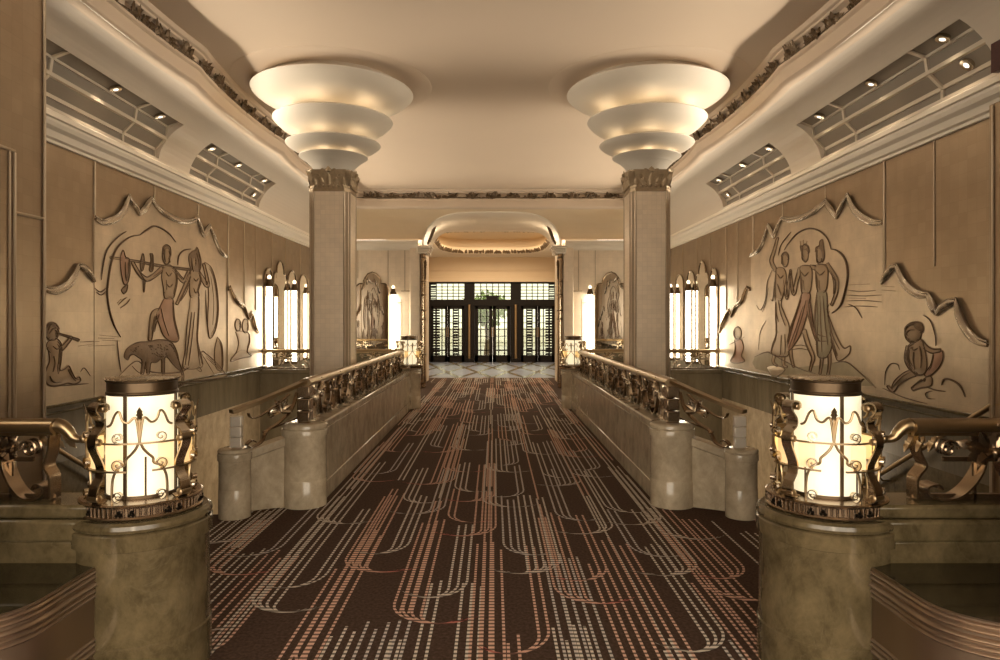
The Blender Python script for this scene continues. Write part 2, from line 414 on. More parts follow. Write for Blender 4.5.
# ------------------------------------------------------------------ walls
for s in (-1, 1):
    mb = MB()
    x0, x1 = s*4.0, s*4.25
    mb.box(x0, x1, 3, 15.7, .74, 3.3, 0)
    mb.box(x0, x1, 3, 12, .19, .74, 1); mb.box(x0, x1, 7.2, 12, -1.8, .19, 2); mb.box(x0, x1, 3, 7.2, -1.8, .19, 3)
    mb.box(x0, x1, 12, 15.7, 0, .74, 1)
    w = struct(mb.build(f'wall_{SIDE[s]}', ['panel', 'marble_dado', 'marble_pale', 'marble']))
    # vertical battens between the leaf panels
    for y in ((6.88, 10.35, 11.02, 6.1, 8.1, 9.3, 11.55, 12.4, 13.2, 14.2, 15.1)):
        b = MB(); z0 = {6.88: .74, 10.35: .74, 11.02: 1.7, 6.1: 2.0, 8.1: 2.7, 9.3: 2.75, 11.55: 1.7}.get(y, 2.5)
        b.tube([(s*3.995, y, z0), (s*3.995, y, 3.16)], .012 if y in (6.88, 10.35) else .008, 8)
        b.build('batten', 'batten', w)
    b = MB(); b.box(s*3.965, s*4.0, 5.27, 11.9, .655, .675); b.box(s*3.95, s*4, 5.27, 11.9, .72, .745)
    struct(b.build(f'trim_{1 if s < 0 else 2}', 'marble', bevel=.005))
    # wall handrail following the stairs
    h = MB(); pa = [(s*3.9, 5.0, .90), (s*3.9, 5.25, .86), (s*3.9, 8.1, -.77), (s*3.9, 8.5, -.8)]
    h.tube(pa, .022, 10)
    ho = h.build('wall_handrail', 'brass')
    tag(ho, f'slim brass handrail sloping down the marble stair wall, {SIDE[s]} side', 'handrail')
    for y in (5.6, 6.8, 7.9):
        z = .86-(y-5.25)*.572; k = MB(); k.tube([(s*3.9, y, z-.02), (s*3.93, y, z-.06), (s*4.0, y, z-.06)], .009, 6); k.build('bracket', 'brass', ho)

# big stepped pier at the left edge
mb = MB(); mb.box(-4.3, -3.33, 2.9, 5.1, 0, 4.4)
pier = struct(mb.build('wall_pier', 'panel', bevel=.01))
b = MB()
for y in (4.78,): b.tube([(-3.325, y, 0), (-3.325, y, 2.69)], .013, 8); b.tube([(-3.325, y-.05, 0), (-3.325, y-.05, 2.69)], .009, 8)
b.tube([(-3.325, 4.2, 2.70), (-3.325, 4.78, 2.70)], .014, 8); b.tube([(-3.325, 4.78, 2.27), (-3.325, 5.08, 2.27)], .014, 8)
b.tube([(-3.32, 5.09, 0), (-3.32, 5.09, 4.3)], .012, 8)
b.build('stepped_moulding', 'batten', pier)
mb = MB(); mb.box(3.88, 4.05, 4.2, 5.27, 0, 3.18)
p2 = struct(mb.build('wall_pilaster', 'panel', bevel=.01))
b = MB()
for y in (5.22, 5.12, 5.04): b.tube([(3.875, y, 0), (3.875, y, 3.16)], .012, 8)
b.build('moulding', 'batten', p2)
# hall behind the camera
mb = MB(); mb.box(-4.3, -4.2, -1.2, 3, 0, 4.4); struct(mb.build('wall_left_rear', 'panel'))
mb = MB(); mb.box(4.2, 4.3, -1.2, 4.2, 0, 4.4); mb.box(4.05, 4.3, 4.1, 4.2, 0, 4.4); struct(mb.build('wall_right_rear', 'panel'))

for s in (-1, 1):
    mb = MB(); mb.box(s*1.78, s*4.25, 1.93, 2.03, 0, 4.4); struct(mb.build(f'wall_light_screen_{SIDE[s]}', 'panel'))  # unseen screen walls added to keep rear light off the landings
mb = MB(); mb.box(-4.3, 4.3, -1.3, -1.2, 2.7, 4.45); struct(mb.build('wall_light_header', 'panel'))  # unseen header added to cut the sky light entering from behind
# back wall either side of the portal
for s in (-1, 1):
    mb = MB(); mb.box(s*1.62, s*4.25, 15.5, 15.7, 0, 3.3)
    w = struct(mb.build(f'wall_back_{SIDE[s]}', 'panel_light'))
    b = MB()
    for x in (1.66, 1.98, 2.36, 3.05, 3.5): b.tube([(s*x, 15.495, 2.2 if x < 2.1 else 2.5 if x > 2.4 else .7), (s*x, 15.495, 3.18)], .008, 6)
    for x in (1.76, 2.06): b.tube([(s*x, 15.495, 0), (s*x, 15.495, 2.02)], .008, 6)
    b.tube([(s*1.76, 15.495, 2.20), (s*2.06, 15.495, 2.20)], .016, 6); b.tube([(s*1.64, 15.495, 1.94), (s*1.76, 15.495, 1.94)], .014, 6); b.tube([(s*2.06, 15.495, 1.94), (s*2.2, 15.495, 1.94)], .014, 6)
    b.build('stepped_moulding', 'batten', w)

# ------------------------------------------------------------------ cornice, cove, beam, ceiling
CPROF = [(0, 3.13), (.03, 3.13), (.035, 3.155), (.07, 3.165), (.085, 3.19), (.10, 3.215), (.15, 3.235), (.175, 3.265), (.18, 3.285), (.21, 3.29), (.215, 3.33), (.20, 3.345), (.10, 3.345), (.10, 3.30), (0, 3.30)]
k = 3
for s in (-1, 1):
    mb = MB(); yn = 4.0 if s > 0 else 5.05
    pth = [(s*4, yn), (s*4, 15.5), (s*1.66, 15.5)]
    if s < 0: prof = [(-o, z) for o, z in CPROF]
    else: prof = CPROF
    mb.sweep(pth, prof)
    struct(mb.build(f'trim_{k}', 'cornice', sharp=25), f'cream moulded cornice along the {SIDE[s]} wall', 'cornice'); k += 1

def cove(t, off=0):
    a, b = .8, .59; nx, nz = cos(t)/a, sin(t)/b; L = sqrt(nx*nx+nz*nz)
    return 3.1+a*cos(t)+nx/L*off, 3.36+b*sin(t)+nz/L*off
T0, T1 = radians(6), radians(51)
TW = [T0+(T1-T0)*i/4 for i in range(5)]
TG = [0]+TW+[radians(x) for x in (60, 68, 76, 83, 90)]
WIN = [(5.2, 8.0), (8.8, 11.4)]
PW = [(3.95, 3.36), (3.95, 3.53), (3.82, 3.66), (3.80, 3.80), (3.63, 3.862)]   # stepped panes: riser, soffit, riser, soffit
for s in (-1, 1):
    mb = MB(); yn = 2.0 if s > 0 else 5.05
    ys = [yn, 5.2, 8.0, 8.8, 11.4, None]
    for i in range(len(TG)-1):
        for j in range(len(ys)-1):
            inwin = TG[i] >= T0-1e-6 and TG[i+1] <= T1+1e-6 and any(abs(ys[j]-w[0]) < 1e-6 for w in WIN)
            if inwin: continue
            for q in range(2):
                ta = TG[i]+(TG[i+1]-TG[i])*q/2; tb = TG[i]+(TG[i+1]-TG[i])*(q+1)/2
                (xa, za), (xb, zb) = cove(ta), cove(tb)
                ya1 = ys[j+1] if ys[j+1] else 14.6+.8*cos(ta); yb1 = ys[j+1] if ys[j+1] else 14.6+.8*cos(tb)
                mb.add([(s*xa, ys[j], za), (s*xa, ya1, za), (s*xb, yb1, zb), (s*xb, ys[j], zb)], [(0, 1, 2, 3)])
    # window reveals
    for w0, w1 in WIN:
        for y in (w0, w1):
            for i in range(4):
                c0, c1 = cove(TW[i]), cove(TW[i+1]); cm = cove((TW[i]+TW[i+1])/2); p, q = PW[i], PW[i+1]; pm = ((p[0]+q[0])/2, (p[1]+q[1])/2)
                for quad in ((c0, cm, pm, p), (cm, c1, q, pm)): mb.add([(s*k[0], y, k[1]) for k in quad], [(0, 1, 2, 3)])
        for t, d in ((T0, PW[0]), (T1, PW[4])):
            a = cove(t); mb.add([(s*a[0], w0, a[1]), (s*a[0], w1, a[1]), (s*d[0], w1, d[1]), (s*d[0], w0, d[1])], [(0, 1, 2, 3)])
    struct(mb.build(f'ceiling_cove_{SIDE[s]}', 'cove', sharp=50))

# back cove with the portal mouth cut out
ARCH = [(1.56, 3.2), (1.55, 3.36), (1.50, 3.52), (1.40, 3.66), (1.25, 3.77), (1.05, 3.85), (.8, 3.895), (.5, 3.91), (0, 3.915)]
def arch_z(x):
    x = abs(x)
    if x >= 1.56: return None
    for (xa, za), (xb, zb) in zip(ARCH, ARCH[1:]):
        if xb <= x <= xa: return zb+(za-zb)*(x-xb)/(xa-xb)
    return 3.915
def cove_y(z):
    q = max(0, min(1, (z-3.36)/.59)); return 14.6+.8*sqrt(1-q*q)
mb = MB(); xs = sorted(set([-3.9, -3.5, -3, -2, 2, 3, 3.5, 3.9]+[x for x, z in ARCH]+[-x for x, z in ARCH]+[-1.5601, 1.5601, -1.33, 1.33, -1.15, 1.15, -.95, .95]))
cols = []
for x in xs:
    az = arch_z(x); t0 = 0 if az is None else asin(max(0, min(1, (az-3.36)/.59)))
    col = []
    for q in range(13):
        t = t0+(pi/2-t0)*q/12; rr, z = cove(t); xm = x
        lim = 3.1+.8*cos(t)
        if abs(x) > 3.0: xm = math.copysign(min(abs(x), 3.0+(abs(x)-3.0)/.9*(lim-3.0)), x)
        col.append((xm, 14.6+.8*cos(t), z))
    cols.append(col)
for a, b in zip(cols, cols[1:]):
    if abs(a[0][0]) < 1.5602 and abs(b[0][0]) < 1.5602 or (a[0][0] >= 1.56 or b[0][0] <= -1.56):
        for q in range(12): mb.add([a[q], b[q], b[q+1], a[q+1]], [(0, 1, 2, 3)])
struct(mb.build('ceiling_cove_back', 'cream', sharp=50))
# portal vault
mb = MB(); prof = catmull([(x, z, 0) for x, z in ARCH], 3); prof = [(p.x, p.y) for p in prof]; prof = prof+[(-x, z) for x, z in prof[::-1][1:]]
YS = (None, 16.2, 17.0, 17.5)
rows = [[(x, (cove_y(z) if y is None else y), z) for x, z in prof] for y in YS]
for a, b in zip(rows, rows[1:]):
    for q in range(len(prof)-1): mb.add([a[q], a[q+1], b[q+1], b[q]], [(0, 1, 2, 3)])
vault = struct(mb.build('ceiling_portal_vault', 'cornice', sharp=50))
b = MB(); b.tube(catmull(rows[0], 2), .018, 8); b.build('rim_bead', 'cornice', vault)

# beam fascia with wavy edge around the flat ceiling
def xf(y):
    return 3.05+.045*(2*abs(sin(pi*(y-7.0)/2.9))**.7-1)
bp = []
ys = [2.0+.12*i for i in range(int((14.1-2)/.12)+1)]
bp += [(-xf(y), y) for y in ys]
for i in range(1, 8):
    a = pi/2*i/8; bp.append((-2.62-.43*cos(a), 14.12+.43*sin(a)))
for i in range(25): bp.append((-2.6+5.2*i/24, 14.55+.02*sin(i*1.3)))
for i in range(1, 8):
    a = pi/2*(1-i/8); bp.append((2.62+.43*cos(a), 14.12+.43*sin(a)))
bp += [(xf(y), y) for y in ys[::-1]]
# travelling up the left side, round the back, down the right: inside is on the right (negative offset)
FPROF = [(.10, 3.93), (.05, 3.935), (.02, 3.95), (0, 3.975), (-.005, 4.02), (-.002, 4.10), (-.03, 4.115), (-.035, 4.13), (-.03, 4.14), (.005, 4.15), (.005, 4.235), (-.02, 4.245), (-.045, 4.255), (-.05, 4.275), (-.075, 4.285), (-.085, 4.30), (-.09, 4.335)]
mb = MB(); mb.sweep(bp, FPROF, cap=False)
fr = struct(mb.build('ceiling_beam', 'plaster', sharp=30))
mb = MB(); mb.box(-3.2, 3.2, -1.2, 14.7, 4.33, 4.45)
# shallow round medallions above the columns
ceil_mb = mb
struct(mb.build('ceiling', 'plaster'))
for s in (-1, 1):
    mb = MB(); mb.box(s*3.1, s*4.3, -1.2, 2.0, 3.93, 4.1); struct(mb.build(f'ceiling_rear_{SIDE[s]}', 'plaster'))

# bronze foliage running along the beam ledge
frieze = empty('foliage_frieze', (0, 0, 0), 'dark bronze leaf garland running around the ceiling beam', 'frieze')
def cluster(p, d, n, R):
    mb = MB(); p, d, n = V(p), V(d), V(n); up = V((0, 0, 1)); big = R.uniform(.85, 1.1)
    for q in range(12):
        a = radians(R.uniform(8, 172)); dr = d*cos(a)+up*sin(a)*.9
        mb.leaf(p+d*R.uniform(-.12, .12)+n*.012+up*R.uniform(-.015, .02), dr, n, R.uniform(.09, .14)*big, R.uniform(.06, .095), R.uniform(.1, .4), .3)
    for q in range(5):
        mb.ball(p+d*R.uniform(-.1, .1)+up*R.uniform(.0, .06)+n*.015, R.uniform(.012, .022), 0, 7, 5)
    for sg in (-1, 1):
        mb.leaf(p+d*sg*.08+n*.01, d*sg+up*.12, n, .13*big, .03, .05, .3)
    mb.build('leaf_cluster', 'frieze', frieze)
R = random.Random(3)
for s in (-1, 1):
    y = 5.2
    while y < 13.9:
        cluster((s*(xf(y)-.012), y, 4.150), (0, 1, 0), (-s, 0, 0), R); y += R.uniform(.36, .46)
for i in range(13): cluster((-2.55+5.1*i/12, 14.53, 4.150), (1, 0, 0), (0, -1, 0), R)
mb = MB(); mb.tube([(p[0]*.995, p[1]-.012, 4.152) for p in bp if p[1] > 5], .011, 6); mb.build('stem', 'frieze', frieze)

# ------------------------------------------------------------------ skylight windows and downlights
wn = 1
SPOTS = {-1: {0: [(0, 6.75), (0, 7.65)], 1: [(0, 9.05), (0, 10.0), (0, 11.1), (2, 11.1)]}, 1: {0: [(0, 5.55), (0, 6.6), (0, 7.65), (2, 5.5)], 1: [(0, 9.05), (0, 10.0), (0, 11.05), (2, 11.1)]}}
ORD = ['nearest', 'second', 'third', 'last']
for s in (-1, 1):
    for wi, (w0, w1) in enumerate(WIN):
        L = w1-w0; cuts = [w0, w0+.25*L, w0+.75*L, w1]
        root = empty(f'window_{wn}', (s*3.9, (w0+w1)/2, 3.6), f'{"large" if wi == 0 else "small"} curved grey skylight set in the cove above the {"left" if s < 0 else "right"} mural wall', 'window', kind='structure')
        ro = V(root.location); wn += 1
        fb = MB()
        for p in PW: fb.bar(V((s*p[0], w0, p[1]))-ro, V((s*p[0], w1, p[1]))-ro, .036, .036, (0, 0, 1))
        for y in cuts:
            for i in range(4):
                p, q = PW[i], PW[i+1]; fb.bar(V((s*p[0], y, p[1]))-ro, V((s*q[0], y, q[1]))-ro, .036, .036, (0, 1, 0))
        fb.build('window_frame', 'frame', root)
        for i in range(4):
            for c in range(3):
                p, q = PW[i], PW[i+1]; nx = V((p[0]+q[0]-6.2, 0, p[1]+q[1]-6.72)).normalized(); nx.x *= s
                pb = MB(); fv = [V((s*p[0], cuts[c], p[1])), V((s*p[0], cuts[c+1], p[1])), V((s*q[0], cuts[c+1], q[1])), V((s*q[0], cuts[c], q[1]))]
                fv = [v-ro for v in fv]; fv2 = [v+nx*.012 for v in fv]
                pb.add(fv+fv2, [(0, 1, 2, 3), (7, 6, 5, 4)]+[(k, k+4, (k+1) % 4+4, (k+1) % 4) for k in range(4)])
                pb.build('pane', 'window', root)
        for si, (row, y) in enumerate(SPOTS[s][wi]):
            i = 3-row; p, q = V(PW[i]), V(PW[i+1]); c = (p+q)/2; dn = V((q.y-p.y, 0, -(q.x-p.x))).normalized()
            if dn.z > 0: dn = -dn
            dn = V((s*abs(dn.x)*-1, 0, -abs(dn.z))); base = V((s*c.x, y, c.y))
            rank = f'{ORD[si]} from the near end' if row == 0 else ('lower one, in the third row down')
            dl = empty('downlight', base, f'small round lit downlight in the {"large" if wi == 0 else "small"} {SIDE[s]} skylight, {rank}', 'downlight', 'downlights in the cove skylights')
            rot = V((0, 0, -1)).rotation_difference(dn).to_matrix()
            def lay(prof, name, m):
                x = MB(); x.lathe(prof, 0, 0, 20); x.v = [tuple(rot @ V(v)) for v in x.v]; return x.build(name, m, dl)
            lay([(.042, -.028), (.054, -.03), (.056, -.01), (.054, .0)], 'trim_ring', 'steel'); lay([(0, -.03), (.02, -.029), (.042, -.025), (.042, 0)], 'lens', 'spot')
mb = MB(); mb.box(3.80, 3.86, 4.95, 5.14, 3.38, 3.60)
tag(mb.build('wall_grille', 'red', bevel=.004), 'dark red patterned panel at the near end of the right skylight', 'panel')

# ------------------------------------------------------------------ columns with stacked uplighter bowls
def column(s):
    cx, cy = s*1.87, 8.13
    root = empty('column', (cx, cy, 0), f'square metal-leaf column with tiered plaster light bowls, {"left" if s < 0 else "right"} of the aisle', 'column', kind='thing')
    h, c = .232, .058
    poly = [(h, h-c), (h-.014, h-c+.010), (h-.024, h-.036), (h-.036, h-.024), (h-c+.010, h-.014), (h-c, h)]
    full = []
    for q in range(4):
        a = q*pi/2; full += [(x*cos(a)-y*sin(a), x*sin(a)+y*cos(a)) for x, y in poly]
    mb = MB(); mb.prism(full, lambda u, v, d: (u, v, -1.65+d), 4.69); mb.build('shaft', 'column', root, sharp=20)
    b = MB()
    for q in range(4):
        a = q*pi/2
        for x, y in ((h, h-c), (h-.024, h-.036), (h-.036, h-.024), (h-c, h)):
            b.tube([(x*cos(a)-y*sin(a), x*sin(a)+y*cos(a), -1.6), (x*cos(a)-y*sin(a), x*sin(a)+y*cos(a), 3.03)], .009, 6)
    b.build('reeding', 'batten', root)
    # capital: collar, bell, acanthus leaves
    k = MB(); k.prism([(x*1.04, y*1.04) for x, y in full], lambda u, v, d: (u, v, 3.05+d), .035); k.prism([(x*1.02, y*1.02) for x, y in full], lambda u, v, d: (u, v, 3.095+d), .02)
    co_ = k.build('collar', 'gilt', root, sharp=20); co_.location.z = -.032
    k = MB(); n = len(full)
    vs = [(x*f, y*f, z) for f, z in ((.98, 3.07), (.99, 3.14), (1.03, 3.2), (1.12, 3.27), (1.14, 3.30)) for x, y in full]
    fs = [(i*n+j, i*n+(j+1) % n, (i+1)*n+(j+1) % n, (i+1)*n+j) for i in range(4) for j in range(n)]+[[4*n+j for j in range(n)]]
    k.add(vs, fs); cap = k.build('capital', 'gilt', root, sharp=20); cap.location.z = -.032
    k = MB()
    for q in range(4):
        a = q*pi/2; d = V((cos(a), sin(a), 0)); t = V((-sin(a), cos(a), 0))
        for j in range(-2, 3):
            b0 = d*(h+.004)+t*(j*.078)+V((0, 0, 3.115)); k.leaf(b0, V((0, 0, 1))+t*(.10*j)+d*.12, d, .10+.05*(j == 0), .075, .10, .12)
        for j in (-1, 1):
            k.leaf(d*(h+.012)+t*(j*.05)+V((0, 0, 3.14)), V((0, 0, .8))+t*j*.9, d, .10, .045, .1, .15)
            k.tube([d*(h+.02)+t*(j*(.12+.028*cos(q2*.45)*(1-q2/18)))+V((0, 0, 3.225+.028*sin(q2*.45)*(1-q2/18))) for q2 in range(16)], .006, 5)
        for j in range(-3, 4): k.ball(d*(h+.012)+t*(j*.055)+V((0, 0, 3.115)), .014, 0, 7, 5)
        k.ball(d*(h+.035)+V((0, 0, 3.285)), (.03, .03, .024)); k.leaf(d*(h+.02)+V((0, 0, 3.25)), V((0, 0, 1))+d*.15, d, .085, .09, .1, .15)
        for j in (-1, 1): k.leaf(d*(h+.028)+t*j*.02+V((0, 0, 3.275)), V((0, 0, .5))+t*j, d, .075, .04, .1, .15)
        e = (d+t).normalized()
        for sg in (-.5, 0, .5): k.leaf(e*(h*1.22)+(t-d).normalized()*sg*.05+V((0, 0, 3.12)), V((0, 0, 1))+e*.22, e, .185, .05, .18, .15)
    k.build('acanthus', 'gilt', cap)
    bowls = [
        ([(.19, 3.23), (.205, 3.26), (.232, 3.31), (.27, 3.36), (.325, 3.41), (.385, 3.45), (.402, 3.462), (.395, 3.466), (.33, 3.42), (.28, 3.375), (.15, 3.355)]),
        ([(.06, 3.50), (.20, 3.492), (.34, 3.505), (.44, 3.535), (.51, 3.573), (.55, 3.606), (.556, 3.615), (.548, 3.618), (.48, 3.57), (.38, 3.535), (.15, 3.525)]),
        ([(.06, 3.70), (.28, 3.69), (.42, 3.705), (.53, 3.75), (.62, 3.81), (.68, 3.868), (.70, 3.893), (.70, 3.90), (.69, 3.902), (.62, 3.83), (.50, 3.765), (.15, 3.73)]),
        ([(.06, 4.02), (.35, 4.01), (.52, 4.02), (.68, 4.065), (.79, 4.11), (.87, 4.16), (.92, 4.20), (.938, 4.218), (.945, 4.227), (.938, 4.236), (.88, 4.25), (.78, 4.335)])]
    for bi, pr in enumerate(bowls):
        m = MB(); m.lathe([(p.x, p.y) for p in catmull([(r, z, 0) for r, z in pr], 4)], 0, 0, 72, cap=False)
        m.build('light_bowl', 'bowl', root, sharp=60)
    m = MB(); m.lathe([(.06, 3.25), (.06, 4.3)], 0, 0, 16); m.build('stem', 'bowl', root)
    m = MB(); m.lathe([(1.17, 4.335), (1.165, 4.328), (1.15, 4.325), (.9, 4.325)], 0, 0, 80, cap=False); m.build('medallion', 'plaster', root)
    for (r, z, e) in ((.31, 3.455, 4.), (.46, 3.615, 5.5), (.58, 3.895, 12.)):
        for q in range(6):
            a = q*pi/3+.4
            l = bpy.data.lights.new('bowl_lamp', 'POINT'); l.energy = e*BOWLK/6; l.color = (1, .79, .54); l.shadow_soft_size = .02
            o = bpy.data.objects.new('bowl_lamp', l); COL.objects.link(o); o.location = (cx+r*cos(a), cy+r*sin(a), z-.02)
BOWLK = .18
for s in (-1, 1): column(s)

# ------------------------------------------------------------------ marble parapets, posts, pedestals
def post(name, x, y, r, H, label, cat, mat='marble_pale', plinth=.22, cap_h=.105):
    root = empty(name, (x, y, 0), label, cat)
    m = MB(); m.lathe([(r, plinth), (r, H-cap_h)], 0, 0, 48); m.build('shaft', mat, root)
    m = MB(); m.lathe([(r*1.02, 0), (r*1.02, plinth-.008), (r*1.0, plinth)], 0, 0, 48); m.build('plinth', mat, root)
    c = H-cap_h
    m = MB(); m.lathe([(r*.95, c-.008), (r*.97, c-.004), (r*1.075, c), (r*1.08, c+.045), (r*1.07, c+.05), (r*1.02, c+.053), (r*1.03, c+.058), (r*1.07, c+.066), (r*1.06, H-.018), (r*.99, H-.005), (r*.85, H)], 0, 0, 48); m.build('cap', mat, root, sharp=25)
    return root
for s in (-1, 1):
    S = SIDE[s]
    post('newel_post', s*1.51, 5.6, .172, .68, f'thick round beige marble post where the {S} aisle parapet meets the stair wing', 'post')
    post('newel_post', s*1.955, 5.25, .118, .53, f'slim low beige marble post at the stair mouth on the {S}', 'post', cap_h=.09)
    post('newel_post', s*1.44, 11.9, .205, .69, f'round marble post carrying the far {S} lantern', 'post')
    # aisle parapet
    root = empty('marble_parapet', (s*1.5, 8.75, 0), f'long low beige marble parapet along the {S} edge of the aisle', 'parapet')
    o = V(root.location)
    m = MB(); m.box(s*1.385-o.x, s*1.615-o.x, 5.7-o.y, 11.8-o.y, 0, .60); m.build('body', 'marble_pale', root, bevel=.006)
    m = MB(); m.box(s*1.37-o.x, s*1.63-o.x, 5.7-o.y, 11.8-o.y, .606, .672); m.build('coping', 'marble_pale', root, bevel=.012)
    m = MB(); m.box(s*1.378-o.x, s*1.62-o.x, 5.7-o.y, 11.8-o.y, 0, .15); m.build('skirting', 'marble_pale', root, bevel=.006)
    # curved stair wing between the two posts
    root = empty('marble_parapet', (s*1.74, 5.4, 0), f'short sloping marble parapet between the two {S} stair posts', 'parapet')
    o = V(root.location)
    pts = catmull([(s*1.56, 5.61, 0), (s*1.70, 5.55, 0), (s*1.84, 5.48, 0), (s*1.97, 5.40, 0)], 5)
    for nm, w, za, zb, dz in (('body', .13, 0, 0, 0), ('coping', .16, .535, .40, .065)):
        m = MB(); n = len(pts); vs = []
        for i, p in enumerate(pts):
            t = (pts[min(n-1, i+1)]-pts[max(0, i-1)]).normalized(); nn = V((-t.y, t.x, 0)); f = i/(n-1)
            lo = 0 if nm == 'body' else za+(zb-za)*f; hi = (.53-.135*f) if nm == 'body' else lo+dz
            for a, z in ((-1, lo), (1, lo), (1, hi), (-1, hi)): vs.append(p-o+nn*(a*w/2)+V((0, 0, z)))
        fs = [(i*4+k, i*4+(k+1) % 4, i*4+4+(k+1) % 4, i*4+4+k) for i in range(n-1) for k in range(4)]+[(0, 1, 2, 3), tuple((n-1)*4+k for k in range(4))]
        m.add(vs, fs); m.build(nm, 'marble_pale', root, bevel=.006)
    # far return across the stairwell
    root = empty('marble_parapet', (s*2.8, 11.9, 0), f'marble parapet closing the far end of the {S} stairwell under the mirrors', 'parapet')
    o = V(root.location)
    m = MB(); m.box(s*1.6-o.x, s*4-o.x, -.12, .1, -1.7, .61); m.build('body', 'marble_dado', root)
    m = MB(); m.box(s*1.6-o.x, s*4-o.x, -.145, .125, .615, .68); m.build('coping', 'marble_dado', root, bevel=.01)
    # near coping wall beside the lantern pedestal
    root = empty('marble_parapet', (s*2.7, 2.9, 0), f'olive marble parapet under the near {S} handrail', 'parapet')
    o = V(root.location)
    m = MB(); m.box(s*1.6-o.x, s*(3.3 if s < 0 else 4.1)-o.x, -.12, .14, 0, .60); m.build('body', 'marble', root, bevel=.006)
    m = MB(); m.box(s*1.6-o.x, s*(3.3 if s < 0 else 4.1)-o.x, -.13, .15, .60, .69); m.box(s*1.6-o.x, s*(3.3 if s < 0 else 4.1)-o.x, -.105, .125, .69, .745); m.build('coping', 'marble', root, bevel=.014)
    # pedestal for the near lantern
    root = empty('lantern_pedestal', (s*1.505, 3.0, 0), f'massive round olive marble pedestal carrying the near {S} lantern', 'pedestal')
    m = MB(); m.lathe([(.276, .185), (.272, .572)], 0, 0, 72); m.build('shaft', 'marble', root)
    m = MB(); m.lathe([(.282, 0), (.282, .18), (.277, .186)], 0, 0, 72); m.build('plinth', 'marble', root)
    m = MB(); m.lathe([(.272, .568), (.284, .573), (.287, .635), (.282, .640), (.272, .643), (.281, .648), (.286, .66), (.281, .676), (.266, .686), (.2, .690)], 0, 0, 72); m.build('cap', 'marble', root, sharp=25)

